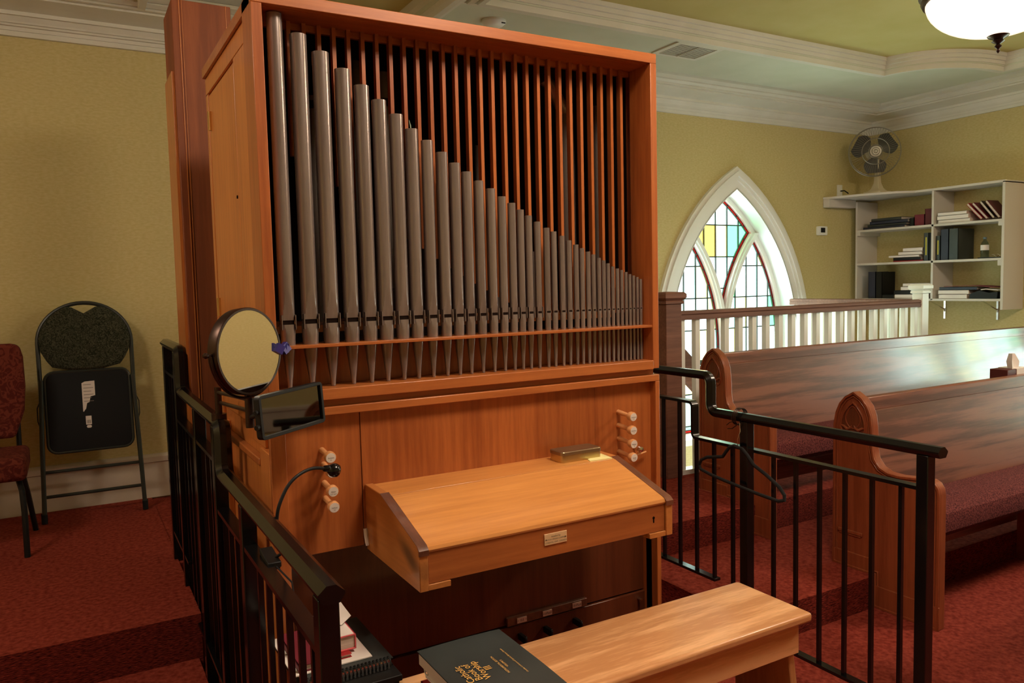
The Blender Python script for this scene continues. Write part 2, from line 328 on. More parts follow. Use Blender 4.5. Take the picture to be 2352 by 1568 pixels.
CP = [(0, CB), (.022, CB), (.022, CB+.026), (.030, CB+.026), (.034, CB+.044), (.040, CB+.052), (.050, CB+.046), (.054, CB+.062), (.064, CB+.056), (.070, CB+.066), (.088, CB+.088), (.104, CB+.088), (.104, CB+.108),
      (.17, CB+.118), (.27, CB+.128), (.272, CB+.148), (.280, CB+.138), (.302, CB+.140), (.304, CB+.160), (.314, CB+.150), (.340, CB+.164), (.342, CB+.182), (.352, CB+.170), (.40, CB+.182), (.405, ZC)]
moulding(room, CP, 'trim_3')

# floors: tiers rise away from the camera, the organ stands in a sunken bay
def slab(x0, x1, y0, y1, zt, zb, name='floor'):
    A = MB(); A.add([(x0, y0, zt), (x1, y0, zt), (x1, y1, zt), (x0, y1, zt)], [(0, 1, 2, 3)], 0)
    for a, b in (((x0, y0), (x1, y0)), ((x1, y0), (x1, y1)), ((x1, y1), (x0, y1)), ((x0, y1), (x0, y0))): A.add([(*a, zb), (*b, zb), (*b, zt), (*a, zt)], [(0, 1, 2, 3)], 1)
    A.add([(x0, y0, zb), (x1, y0, zb), (x1, y1, zb), (x0, y1, zb)], [(0, 3, 2, 1)], 1)
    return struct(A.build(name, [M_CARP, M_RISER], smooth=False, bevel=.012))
F0, F1, F2 = -.03, .12, .28
slab(-2.6, .36, -3.2, 2.32, F0, -.4); slab(-2.6, .36, 2.32, 3.08, F1, -.4); slab(-2.6, .375, 3.08, WY, .29, -.4)
slab(.36, 2.33, -3.2, 3.75, F0, -.4); slab(.375, 3.2, 3.75, WY, F2, -.4)
slab(2.33, WX, -3.2, 2.225, F0, -.4); slab(2.33, WX, 2.225, 2.95, F1, -.4); slab(2.33, WX, 2.95, 3.75, F2, -.4); slab(5.95, WX, 3.75, WY, F2, -.4)
struct(box('floor', M_CARP, None, 3.2, 5.95, 3.75, WY, -1.62, -1.55))
struct(MB().box(3.2, 5.95, 3.742, 3.752, -.4, F2-.02).build('trim_4', M_WHITE))
# baseboard on the back wall
bp_ = [(0, .29), (.018, .29), (.018, .50), (.030, .505), (.030, .535), (.016, .548), (0, .55)]
struct(MB().prism([(WY-a, b) for a, b in bp_], fnYZ, -2.6, .95).build('baseboard_back', M_BASE, smooth=False))
struct(MB().prism([(WX-a, b) for a, b in bp_], lambda a, b, c: (a, c, b), -3.2, 3.9).build('baseboard_right', M_BASE, smooth=False))

# ---------------------------------------------------------------- arched coloured-glass windows
def arch_window(name, cu, fn, sc=1):
    """fn(u,v,d): u along wall, v up, d into the wall (negative = into the room)"""
    root = bpy.data.objects.new(name, None); COL.objects.link(root); root.location = fn(cu, ZB, 0); root['kind'] = 'structure'
    g = lambda a, b, c: fn(cu+a, b, c)
    # stepped casing
    A = MB(); zb = -.35
    for R0, R1, d_ in ((1.82, 1.785, -.035), (1.785, 1.745, -.055), (1.745, 1.715, -.042), (1.715, Rw-.004, -.03)):
        A.ringprism(arch_poly(R0, zb), arch_poly(R1, zb), g, .0, d_, closed=False)
    A.build('casing', M_WHITE, root, smooth=False)
    A = MB(); A.ringprism(arch_poly(Rw, ZB), arch_poly(Rw-.012, ZB), g, -.03, .24, closed=False); A.ringprism(arch_poly(Rw-.005, ZB), arch_poly(1.60, ZB), g, .135, .2, closed=False)
    A.prism([(-HW, ZB-.03), (HW, ZB-.03), (HW, ZB+.02), (-HW, ZB+.02)], g, -.08, .24)
    A.build('frame', M_WHITE, root, smooth=False)
    # y-shaped tracery
    RB = 1.55; A = MB()
    for s_ in (1, -1):
        o_, i_ = [], []; vt = 1.03
        for i in range(17):
            v = vt*i/16
            o_.append((s_*(RB-math.sqrt(1.515**2-v*v)-.0), SPR+v)); i_.append((s_*(RB-math.sqrt(1.585**2-v*v)), SPR+v))
        A.ringprism(o_, i_, g, .12, .2, closed=False); A.ringprism([(s_*(RB-math.sqrt(1.532**2-(vt*i/16)**2)), SPR+vt*i/16) for i in range(17)], [(s_*(RB-math.sqrt(1.568**2-(vt*i/16)**2)), SPR+vt*i/16) for i in range(17)], g, .10, .125, closed=False)
    A.prism([(-.035, ZB), (.035, ZB), (.035, SPR+.02), (-.035, SPR+.02)], g, .12, .2)
    A.build('tracery', M_WHITE, root, smooth=False)
    A = MB(); A.prism([(-.75, .745), (.75, .745), (.75, .79), (-.75, .79)], g, .15, .19); A.build('transom_bar', M_LEAD, root, smooth=False)
    # lights (glazed areas)
    Rg = 1.602; arcO = lambda v: math.sqrt(Rg*Rg-v*v)-OFF; arcI = lambda v: RB-math.sqrt(max(1.515**2-v*v, 0)); arcD = lambda v: RB-math.sqrt(max(1.585**2-v*v, 0))
    vl = 0
    while arcO(vl) > arcI(vl)+.002: vl += .004
    vb = 0
    while arcD(vb) < .0: vb += .004
    vm = vb
    while arcO(vm) > arcD(vm): vm += .004
    vt = math.sqrt(Rg*Rg-OFF*OFF); n = 14
    lanc = [(.035, ZB+.02)]+[(arcO(0), ZB+.02)]+[(arcO(vl*i/n), SPR+vl*i/n) for i in range(n+1)]+[(arcI(vl*i/n), SPR+vl*i/n) for i in range(n-1, -1, -1)]
    dia = [(0, SPR+vb)]+[(arcD(vb+(vm-vb)*i/10), SPR+vb+(vm-vb)*i/10) for i in range(1, 11)]+[(arcO(vm+(vt-vm)*i/10), SPR+vm+(vt-vm)*i/10) for i in range(1, 11)]
    dia = dia+[(-x, y) for x, y in dia[-2:0:-1]]
    L2 = [(-x, y) for x, y in lanc][::-1]
    rnd = random.Random(3); came = MB()
    def pane(P_, gname):
        if len(P_) < 3 or abs(area2(P_)) < 2e-4: return
        if area2(P_) < 0: P_ = P_[::-1]
        Q = [p for i, p in enumerate(P_) if (Vector(p)-Vector(P_[i-1])).length > 1e-3]
        if len(Q) < 3: return
        I = offset(Q, .0055)
        if area2(I) <= 0: return
        came.ringprism(Q, I, g, .160, .172)
        MB().prism(I, g, .1645, .1675).build('pane', G[gname], root, smooth=False)
    for P_, ox, oz in ((lanc, .385, 1.63), (L2, -.385, 1.63), (dia, 0, 2.0)):
        inner = offset(P_, .024)
        # red border strips
        k = len(P_); step = max(1, k//12)
        for i in range(0, k, step):
            idx = [(i+j) % k for j in range(step+1)] if i+step <= k else [(i+j) % k for j in range(k-i+1)]
            pane([P_[t] for t in idx]+[inner[t] for t in idx[::-1]], 'red')
        xs = [ox+.071+.142*i for i in range(-6, 7)]; zs = [oz-.286*i for i in range(-3, 9)][::-1]
        for i in range(len(xs)-1):
            for j in range(len(zs)-1):
                c = clip(inner, xs[i], xs[i+1], zs[j], zs[j+1])
                if not c: continue
                edge = abs(abs(area2(c))-.142*.286) > 1e-3
                pane(c, rnd.choice(['clear', 'clear', 'clear', 'clear', 'yellow', 'aqua']) if not edge else rnd.choice(['clear', 'yellow', 'aqua', 'aqua', 'green', 'amber', 'clear']))
    came.build('lead_came', M_LEAD, root, smooth=False)
    return root
arch_window('window_1', 5.19, lambda a, b, c: (a, WY+c, b))
arch_window('window_2', 2.10, lambda a, b, c: (WX+c, a, b))
# frame around the casing of ground outside: a pale courtyard wall seen low through the glass
tag(box('garden_wall', mat('pale_stone', (.35, .4, .36), .9), None, 2.5, 8.0, 8.6, 8.8, -2.0, -.2), 'pale low garden wall outside the arched window', 'wall')

# ---------------------------------------------------------------- stair balustrade (white balusters, brown rail)
def balustrade():
    t = thing('stair_balustrade', (4.5, 3.7, F2), 'white stair balustrade with brown handrail in front of the arched window', 'balustrade')
    def newel(x, y, name, m, z1, w_):
        A = MB(); A.box(x-w_, x+w_, y-w_, y+w_, F2, z1-.05); n = A.build(name, m, t, bevel=.004)
        B = MB(); B.rings([[(x+sx*q, y+sy*q, z) for sx, sy in ((-1, -1), (1, -1), (1, 1), (-1, 1))] for q, z in ((w_, z1-.075), (w_+.01, z1-.07), (w_+.01, z1-.058), (w_+.004, z1-.052), (w_+.022, z1-.035), (w_+.022, z1-.012), (w_+.01, z1), (.001, z1+.004))]); B.build('newel_cap', m, n)
        return n
    newel(3.225, 3.70, 'newel_post', M_RAILW, 1.435, .062); newel(5.81, 3.70, 'newel_post', M_WHITE, 1.435, .042)['label'] = 'white newel post'
    prof = [(-.03, 0), (-.033, .018), (-.028, .03), (-.034, .038), (-.03, .052), (-.012, .058), (.012, .058), (.03, .052), (.034, .038), (.028, .03), (.033, .018), (.03, 0)]
    MB().prism([(3.70+a, 1.258+b) for a, b in prof], fnYZ, 3.28, 5.77).build('handrail', M_RAILW, t)
    MB().prism([(5.86+a, 1.258+b) for a, b in prof], lambda a, b, c: (a, c, b), 3.70, WY-.06).build('handrail', M_RAILW, t)
    box('bottom_shoe', M_WHITE, t, 3.28, 5.77, 3.665, 3.735, F2, F2+.03)
    b0 = None
    for i in range(20):
        x = 3.333+.1262*i
        if b0 is None: b0 = MB().box(x-.019, x+.019, 3.681, 3.719, F2+.03, 1.26).build('baluster', M_WHITE, t, bevel=.002)
        else: c = b0.copy(); COL.objects.link(c); c.parent = t; c.location = (.1262*i, 0, 0)
    c0 = MB().box(5.841, 5.879, 3.86, 3.898, F2, 1.26).build('baluster', M_WHITE, t, bevel=.002)
    for i in range(1, 9): c = c0.copy(); COL.objects.link(c); c.parent = t; c.location = (0, .128*i, 0)
    MB().obox((3.95, 4.3, .84), (.74, 0, -.68), (0, 1, 0), (.68, 0, .74), .45, .02, .09).build('stair_skirt_board', M_RAILW, t, bevel=.006)
balustrade()

# ================================================================== ORGAN
yf = 2.0
org = thing('pipe_organ', (1.07, 2.4, F0), 'large cherry-coloured wooden pipe organ with stepped grey display pipes and a closed keydesk', 'organ')
MB().box(.447, .463, 2.03, 2.78, F0, 2.205).build('side_panel', M_SIDE, org)
# left side door with frame lines, and the sunk lower panel
dr = MB().box(.4405, .448, 2.31, 2.735, 1.12, 2.14).build('side_door', M_SIDE, org, bevel=.002)
MB().box(.439, .4465, 2.111, 2.30, 1.081, 2.148).box(.439, .4465, 2.74, 2.779, 1.081, 2.148).box(.439, .4465, 2.111, 2.779, 2.150, 2.2045).build('door_surround', M_SIDE, org, bevel=.0015)
for z in (2.055, 1.452): MB().box(.434, .441, 2.70, 2.714, z-.03, z+.03).cyl((.434, 2.712, z-.03), (.434, 2.712, z+.03), .004, n=8).build('hinge', M_BRASS, dr)
MB().cyl((.438, 2.33, 1.77), (.4406, 2.33, 1.77), .005, n=10).build('keyhole', M_DARK, dr)
MB().box(.430, .447, 2.03, 2.14, F0, 1.08).box(.430, .447, 2.66, 2.78, F0, 1.08).box(.430, .447, 2.03, 2.78, F0, .1).build('lower_side_frame', M_SIDE, org, bevel=.002)
MB().box(.426, .447, 2.14, 2.66, 1.03, 1.05).build('side_ledge', M_ORX, org, bevel=.003)
MB().box(1.69, 1.705, 2.03, 2.78, F0, 2.205).build('side_panel', M_ORZ, org)
box('back_panel', M_DARK, org, .463, 1.69, 2.76, 2.78, F0, 2.205)
box('top_board', M_ORX, org, .43, 1.705, yf+.02, 2.78, 2.205, 2.235)
MB().box(.463, .4645, 2.14, 2.76, 1.25, 2.2).box(1.6885, 1.69, 2.14, 2.76, 1.25, 2.2).box(.463, 1.69, 2.14, 2.76, 2.2, 2.204).build('interior_lining', M_DARK, org)
# upper front frame
box('stile', M_ORZ, org, .430, .456, yf, 2.11, 1.213, 2.207, .0015); box('stile', M_ORZ, org, 1.681, 1.706, yf, 2.11, 1.213, 2.207, .0015)
box('top_rail', M_ORX, org, .430, 1.706, yf, 2.11, 2.207, 2.238, .0015)
box('sill', M_ORX, org, .456, 1.681, yf-.003, 2.14, 1.211, 1.241, .002)
box('sill_recess', M_ORX, org, .45, 1.69, yf+.02, 2.05, 1.187, 1.213)
box('toe_panel', M_ORZ, org, .456, 1.681, 2.118, 2.13, 1.241, 1.352)
rk = MB().box(.456, 1.681, yf+.003, 2.115, 1.350, 1.358).build('pipe_rack', M_ORX, org, bevel=.001)
# 28 vertical slats behind the pipes
TOPS = [(.5066,.0197,2.201),(.5625,.0215,2.157),(.6162,.0218,2.119),(.6702,.0204,2.082),(.721,.02,2.045),(.769,.02,2.011),(.8172,.0191,1.977),(.8616,.0182,1.941),(.9079,.0167,1.913),(.9526,.0165,1.883),(.9928,.0160,1.855),(1.0306,.015,1.832),(1.0698,.0142,1.808),(1.1089,.0139,1.787),(1.1453,.0132,1.765),(1.1793,.0124,1.747),(1.2091,.0116,1.728),(1.2378,.0112,1.711),(1.2688,.0106,1.693),(1.3017,.0103,1.675),(1.3281,.0098,1.664),(1.3583,.0094,1.651),(1.3844,.0092,1.637),(1.4114,.0088,1.624),(1.434,.0083,1.613),(1.4578,.008,1.602),(1.4782,.0076,1.593),(1.5001,.0074,1.582),(1.5193,.0069,1.574),(1.5366,.0066,1.564),(1.5557,.0064,1.554),(1.5745,.0062,1.547),(1.5925,.0060,1.542),(1.6100,.0058,1.535),(1.626,.0056,1.528),(1.6415,.0055,1.523),(1.6572,.0053,1.518),(1.6715,.0052,1.511)]
MB().box(.456, 1.681, 2.112, 2.124, 2.188, 2.206).build('slat_header', M_ORX, org)
for i in range(28):
    x = .5445+i*.04052
    zt = min([t for t in TOPS], key=lambda t: abs(t[0]-x))[2]
    box('slat', M_ORZ, org, x-.0052, x+.0052, 2.098, 2.118, max(1.40, zt-.30), 2.206)
# display pipes
def pipe(i, x, rr, zt):
    yp = 2.05; zs, zm = 1.242, 1.412; h = .028+.047*(rr-.005)/.0165; N_ = 44; A = MB(); gap = .0035+.0085*(rr-.005)/.0165
    if i < 4: x -= .010-.003*i
    def ring(z, rad, flat_=None):
        out = []
        for k in range(N_):
            a = 2*PI*k/N_; px = x+rad*math.cos(a); py = yp+rad*math.sin(a)
            if flat_ is not None: py = max(py, yp-flat_)
            out.append((px, py, z))
        return out
    R_ = [ring(zs, max(.0045, rr*.28)), ring(zs+.02, max(.0048, rr*.36)), ring(1.352, rr*.93), ring(zm-h*.42, rr*.985)]
    for t in (.15, .4, .7, 1): R_.append(ring(zm-h*.42*(1-t), rr, rr*(1-.20*t)))
    A.rings(R_, cap=True)
    A.rings([ring(zm, rr*.86, rr*.55), ring(zm+gap, rr*.86, rr*.55)], cap=False, mi=1)
    B = [ring(zm+gap, rr, rr*.64)]
    for t in (.2, .4, .6, .8, .95): B.append(ring(zm+gap+h*t, rr, rr*(.64+.36*t)))
    B.append(ring(zm+gap+h*1.05, rr)); B.append(ring(zt, rr)); B.append(ring(zt, rr*.9)); B.append(ring(zt-.03, rr*.88))
    A.rings(B, cap=True)
    nb = len(A.f); 
    for s_ in (-1, 1):      # wall bridging the mouth at the sides, and ears on the larger pipes
        A.box(x+s_*rr*.80-.0012, x+s_*rr*.80+.0012, yp-rr*.62, yp+rr*.3, zm-.001, zm+gap+.001)
        if rr > .0105: A.box(x+s_*rr*.90-.0009, x+s_*rr*.90+.0009, yp-rr*1.0, yp-rr*.3, zm-.013, zm+gap+.014)
    return A.build('pipe', [M_PIPE, M_DARK], org, ang=12)
for i, (x, rr, zt) in enumerate(TOPS): pipe(i, x, rr, zt)
# inner ranks
for x, y, rr, z0, z1 in ((.812, 2.35, .022, 1.5, 2.17), (.812, 2.36, .017, 2.17, 2.20), (.89, 2.33, .026, 1.5, 2.165), (.96, 2.5, .02, 1.5, 1.9), (1.255, 2.4, .014, 1.5, 1.98), (1.55, 2.30, .026, 1.4, 2.09), (1.615, 2.38, .022, 1.4, 2.15), (1.655, 2.26, .016, 1.4, 2.12), (1.48, 2.42, .02, 1.4, 1.62), (.70, 2.45, .03, 1.4, 2.1), (1.08, 2.45, .02, 1.4, 1.7), (1.35, 2.45, .018, 1.4, 1.75)):
    A = MB(); A.cyl((x, y, z0), (x, y, z1), rr, n=20)
    if rr > .025 and x < 1: A.cyl((x, y, 2.06), (x, y, 2.085), rr*1.02, n=20, mi=1)
    A.build('inner_pipe', [M_PIPE2, M_BLK2], org)
MB().tube([(1.55, 2.30, 2.08), (1.545, 2.30, 2.10), (1.47, 2.28, 2.185), (1.44, 2.27, 2.20)], .024, 16).build('mitred_pipe_end', M_PIPE, org)
MB().box(.5, 1.66, 2.2, 2.6, 1.38, 1.40).build('inner_rack_board', M_ORX, org)
# a slip of card standing in one pipe
MB().tube([(.862, 2.05, 1.93), (.860, 2.05, 1.952), (.856, 2.048, 1.966)], [.002, .0016, .0004], 6).build('tuning_slip', mat('pale_green_card', (.4, .5, .35), .6), org)
# console case
box('case_rail', M_ORX, org, .447, 1.707, yf, 2.05, 1.170, 1.192, .002)
box('lower_stile', M_ORZ, org, 1.690, 1.707, yf, 2.06, F0, 1.170, .0015); box('lower_stile', M_ORZ, org, .430, .470, yf+.012, 2.03, F0, 1.170, .0015)
box('jamb_panel', M_ORZ, org, .470, .6735, 2.028, 2.045, .797, 1.170, .001); box('jamb_panel', M_ORZ, org, 1.4595, 1.690, 2.028, 2.045, .80, 1.170, .001)
box('music_panel', M_ORZ, org, .675, 1.458, 2.026, 2.045, .80, 1.170, .001)
box('knee_panel', M_KNEE_SHADE, org, .470, 1.690, 2.075, 2.09, .437, .80); box('kick_panel', M_KNEE_SHADE, org, .470, 1.690, 2.068, 2.09, .10, .431, .002)
box('plinth', M_KNEE_SHADE, org, .470, 1.690, 2.08, 2.10, F0, .10)
box('coupler_strip', M_DARKW, org, 1.137, 1.44, 2.062, 2.075, .436, .462, .001)
for x, t in ((1.188, 'II-I'), (1.283, 'I-Ped'), (1.398, 'II-Ped')):
    p = MB().box(x-.0175, x+.0175, 2.0585, 2.062, .4405, .4575).build('coupler_plate', M_PALEM, org, bevel=.0004)
    text([t], M_INK, p, (x, 2.058, .4455), (1, 0, 0), (0, 0, 1), .0115)
    MB().cyl((x-.0145, 2.058, .449), (x-.0145, 2.0585, .449), .0012, n=8).cyl((x+.0145, 2.058, .449), (x+.0145, 2.0585, .449), .0012, n=8).build('screw', M_INK, p)
    MB().box(x-.012, x+.002, 2.03, 2.068, .385, .405).box(x-.012, x-.004, 2.02, 2.035, .355, .405).build('coupler_pedal', M_BLK2, org, bevel=.002)
MB().cyl((1.66, 2.05, .41), (1.66, 2.068, .41), .005, n=10).build('kick_panel_screw', M_CHROME, org)
# keydesk
prof = [(2.026, .785), (2.026, .966), (1.905, .966), (1.665, .893), (1.655, .885), (1.655, .785)]
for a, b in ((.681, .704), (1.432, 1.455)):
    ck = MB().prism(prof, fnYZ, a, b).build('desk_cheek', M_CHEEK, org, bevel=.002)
    if a < 1: ck.data.materials[0] = M_CHEEK_PATCH
    MB().prism([(1.905, .9662), (1.905, .9672), (1.664, .8947), (1.652, .885), (1.652, .872), (1.6555, .872), (1.6555, .884), (1.665, .8935)], fnYZ, a-.001, b+.001).build('dark_cheek_edge', M_DARKW, ck)
box('desk_shelf', M_DESK, org, .704, 1.432, 1.89, 2.026, .948, .963, .0015)
MB().prism([(1.887, .962), (1.672, .896), (1.660, .890), (1.656, .882), (1.660, .876), (1.68, .880), (1.887, .945)], fnYZ, .705, 1.431).build('desk_lid', M_DESK, org, bevel=.001)
fa = box('desk_fascia', M_CHEEK, org, .706, 1.430, 1.661, 1.675, .800, .878, .001)
fa.data.materials[0] = wood('fascia_wood', (.30, .085, .02), (.42, .13, .032), X, amp=.4)
for q_ in (.704, 1.374): box('fascia_block', M_CHEEK, org, q_, q_+.058, 1.657, 1.70, .785, .799, .001)
box('desk_underside', M_DARKW, org, .704, 1.432, 1.70, 2.026, .79, .80)
pl = box('maker_plate', M_PLATE, org, 1.029, 1.098, 1.6585, 1.661, .831, .8605, .0006)
text(['Installed by', 'KNOCH ORGAN COMPANY', 'LONDON, ONT. CANADA'], M_INK, pl, (1.0635, 1.658, .8505), (1, 0, 0), (0, 0, 1), .0056, sizes=[.0062, .0052, .0056], gap=1.4)
MB().cyl((1.034, 1.6578, .8455), (1.034, 1.6585, .8455), .0015, n=8).cyl((1.093, 1.6578, .8455), (1.093, 1.6585, .8455), .0015, n=8).build('screw', M_INK, pl)
MB().cyl((1.391, 1.6600, .842), (1.391, 1.6612, .842), .004, n=12).box(1.389, 1.393, 1.6600, 1.6612, .828, .842).build('keyhole', M_DARK, org)
MB().tube([(.676, 2.02, .845), (.676, 2.015, .825), (.678, 2.01, .80)], .006, 8).build('cable_grommet', M_PAPER, org)
# drawstops
KN = [(.567, 1.075, 'I', 'Gedackt', "8'"), (.570, 1.036, 'I', 'Oktave', "4'"), (.570, .986, 'I', 'Mixtur', '2-3 fach'), (.571, .944, 'P', 'Subbass', "16'"),
      (1.553, 1.077, 'II', 'Gemshorn', "8'"), (1.553, 1.033, 'II', 'Rohrflote', "4'"), (1.554, .989, 'II', 'Prinzipal', "2'"), (1.554, .945, 'II', 'Quinte', "1 1/3'")]
for x, z, a, b, c in KN:
    k = MB().lathe((x, 2.028, z), [(.008, 0), (.0075, .02), (.0065, .05), (.008, .058), (.0135, .062), (.015, .066), (.015, .078), (.0135, .081)], (0, -1, -.08), 20).build('drawstop_knob', M_KNOBW, org, ang=50)
    e = Vector((0, -1, -.08)).normalized(); cc = Vector((x, 2.028, z))+e*.0805
    fdisc = MB().cyl(cc, cc+e*.0012, .0128, n=20).build('name_disc', M_IVORY, k)
    text([a, b, c], M_INK, k, cc+e*.0013+Vector((0, 0, .0045)), (1, 0, 0), (0, .08, 1), .005, sizes=[.005, .0048, .0048], gap=1.25, extrude=.0003)
MB().lathe((1.617, 2.028, .950), [(.005, 0), (.005, .02), (.010, .024), (.012, .032), (.009, .04), (.001, .043)], (0, -1, 0), 16).build('push_button', M_CHROME, org)
MB().tube([(1.590, 2.01, .928), (1.615, 2.005, .930), (1.655, 2.012, .934)], .003, 8).build('wooden_peg', M_KNOBW, org)

# mahogany boxed column behind the organ
c_ = thing('boxed_column', (.52, 3.45, F0), 'tall square mahogany-boxed column behind the left end of the organ', 'column')
MB().box(.412, .63, 3.30, 3.56, F0, 2.63).build('shaft', M_COLW, c_, bevel=.003)
MB().box(.402, .412, 3.32, 3.54, F0, 2.36).box(.437, .440, 3.296, 3.30, F0, 2.63).box(.447, .449, 3.297, 3.30, F0, 2.63).box(.61, .612, 3.297, 3.30, F0, 2.63).build('edge_bead', M_SIDE, c_)

# tin, note pad on the desk
t = thing('gilt_tin', (1.33, 1.96, .963), 'shallow gold rectangular tin with lid on the keydesk shelf', 'tin')
q0 = rrect(1.262, 1.408, 1.925, 1.995, .010)
MB().prism(q0, fnXY, .963, .985).build('tin_body', M_GOLD, t); MB().rings([[(x, y, z) for x, y in offset(q0, o_)] for o_, z in ((-.0015, .985), (-.0015, .994), (0, .996), (.004, .9965))]).build('tin_lid', mat('worn_tin_lid', (.30, .22, .13), .32, metal=.8), t)
tag(MB().prism([(1.345, 1.897), (1.425, 1.893), (1.432, 1.962), (1.352, 1.92)], fnXY, .963, .966).build('note_pad', M_YEL), 'pale yellow sticky note lying partly under the gold tin', 'note')

# ================================================================== RAILINGS
def sweep_rail(path, sec, x):
    """path of (y,z) with section offsets (across x, normal)"""
    R_ = []
    for i, (y, z) in enumerate(path):
        a = Vector(path[max(i-1, 0)]); b = Vector(path[min(i+1, len(path)-1)]); t_ = (b-a).normalized(); n_ = Vector((-t_.y, t_.x))
        R_.append([(x+s_, y+n_.x*h, z+n_.y*h) for s_, h in sec])
    return MB().rings(R_)
def bend(y0, z0, y1, z1, yb, r_=.035):
    """horizontal at z0 until yb, S-bend up to z1"""
    P_ = [(y0, z0)]
    for i in range(7): a = PI/2*i/6; P_.append((yb-r_+r_*math.sin(a), z0+r_-r_*math.cos(a)))
    for i in range(7): a = PI/2*i/6; P_.append((yb+r_-r_*math.cos(a), z1-r_+r_*math.sin(a)))
    return P_
CAP = [(-.025, -.004), (-.015, -.019), (.015, -.019), (.025, -.004), (.025, .001), (.019, .006), (.009, .015), (-.009, .015), (-.019, .006), (-.025, .001)]
FLAT = [(-.017, -.006), (.017, -.006), (.017, .006), (-.017, .006)]
def railing(name, x, label, levels, ys, posts, pitch, far):
    """levels: list of floor heights; ys: bend positions (len-1)"""
    t = thing(name, (x, ys[0], levels[0]), label, 'railing')
    top = [l+.99 for l in levels]; mid = [l+.865 for l in levels]
    P_ = [(ys[0], top[0])]
    for i in range(1, len(levels)): P_ += bend(0, top[i-1], 0, top[i], ys[i])[1:]
    P_.append((far, top[-1])); sweep_rail(P_, CAP, x).build('handrail', M_BLACK, t, ang=22)
    P_ = [(ys[0]+.05, mid[0])]
    for i in range(1, len(levels)): P_ += bend(0, mid[i-1], 0, mid[i], ys[i]+.10, .02)[1:]
    P_.append((far-.02, mid[-1])); sweep_rail(P_, FLAT, x).build('middle_rail', M_BLACK, t)
    for i, l in enumerate(levels):
        a = ys[i]+(.06 if i == 0 else -.03); b = (ys[i+1]-.06) if i+1 < len(levels) else far-.02
        MB().box(x-.017, x+.017, a, b, l+.125, l+.137).build('bottom_rail', M_BLACK, t, bevel=.001)
    for y, li, z0 in posts:
        A = MB().box(x-.0195, x+.0195, y-.0195, y+.0195, z0, top[li]-.017); A.box(x-.04, x+.04, y-.04, y+.04, z0, z0+.008); A.build('post', M_BLACK, t, bevel=.002)
    proto = {}
    y = ys[0]+.135; li = 0
    while y < far-.05:
        li = max(i for i in range(len(levels)) if i == 0 or y > ys[i]-.03)
        if all(abs(y-p[0]) > .045 for p in posts):
            mz = mid[li] if (li == 0 or y > ys[li]+.10) else mid[li-1]
            MB().box(x-.0065, x+.0065, y-.0065, y+.0065, levels[li]+.13, mz).build('baluster', M_BLACK, t)
        y += pitch
    return t
rl = railing('metal_railing', .38, 'black metal railing on the left, stepping up beside the red carpet', [F0, F1, .29], [1.335, 2.42, 3.32], [(1.375, 0, F0), (2.09, 0, F0), (2.50, 1, F0), (2.90, 1, F0), (3.42, 2, F0), (3.80, 2, F0)], .098, 3.84)
rr_ = railing('metal_railing', 2.30, 'black metal railing right of the organ bench, stepping up towards the pews', [F0, F1], [1.385, 2.37], [(1.44, 0, F0), (2.177, 0, F0), (2.95, 1, F1)], .1045, 3.05)

# ---------------------------------------------------------------- mirrors clamped to the left railing
mr = thing('round_mirror', (.38, 2.42, 1.12), 'round bronze-framed shaving mirror on a jointed arm above the left railing', 'mirror')
MB().cyl((.38, 2.46, 1.13), (.38, 2.46, 1.215), .010, n=14).cyl((.38, 2.46, 1.115), (.38, 2.46, 1.135), .022, n=14).build('arm_post', M_BRONZE, mr)
MB().cyl((.38, 2.46, 1.20), (.375, 1.985, 1.235), .0058, n=10).build('arm', M_BRONZE, mr); MB().cyl((.383, 2.44, 1.17), (.379, 1.985, 1.205), .0058, n=10).build('arm', M_BRONZE, mr)
MB().cyl((.377, 1.975, 1.165), (.377, 1.975, 1.255), .011, n=14).build('elbow_joint', M_BRONZE, mr)
nrm = Vector((.565, -.825, .03)).normalized(); cM = Vector((.374, 1.93, 1.357)); 
MB().lathe(cM-nrm*.03, [(.098, 0), (.104, .004), (.106, .03), (.104, .034), (.099, .034), (.099, .031)], nrm, 48).build('mirror_frame', M_BRONZE, mr)
MB().cyl(cM+nrm*.0005, cM+nrm*.003, .0985, n=48).build('mirror_glass', M_MIRROR, mr)
sd = nrm.cross(Vector((0, 0, 1))).normalized()*-1; upv = sd.cross(nrm)*-1
upv = nrm.cross(sd); upv = upv if upv.z > 0 else -upv
MB().tube([cM-nrm*.012+(sd*math.cos(a)+upv*math.sin(a))*.1115 for a in [PI+PI*i/24 for i in range(25)]], .0032, 8).build('yoke', M_BRONZE, mr)
for s_ in (-1, 1): MB().lathe(cM-nrm*.012+sd*s_*.104, [(.003, 0), (.003, .012), (.006, .014), (.007, .019), (.004, .024), (.0005, .025)], sd*s_, 12).build('pivot_knob', M_BRONZE, mr)
MB().cyl(cM-nrm*.012-upv*.111, (.377, 1.972, 1.25), .006, n=10).build('mirror_stem', M_BRONZE, mr)
rd = Vector((.825, .565, 0)); pc = cM+rd*.106+Vector((0, 0, -.002))
tag(MB().obox(pc-rd*.012+nrm*.008, rd+Vector((0, 0, -.5)), nrm, (.5, 0, 1), .013, .004, .011).obox(pc+rd*.010+nrm*.006, rd+Vector((0, 0, .6)), nrm, (-.6, 0, 1), .012, .006, .011).tube([pc+rd*.014+nrm*.012+(Vector((0, 0, 1))*math.sin(a)*.012+rd*math.cos(a)*.005) for a in [2*PI*i/12 for i in range(12)]], .0012, 6, closed=True).build('binder_clip', M_BLUEC), 'small blue binder clip gripping the right rim of the round mirror', 'clip')
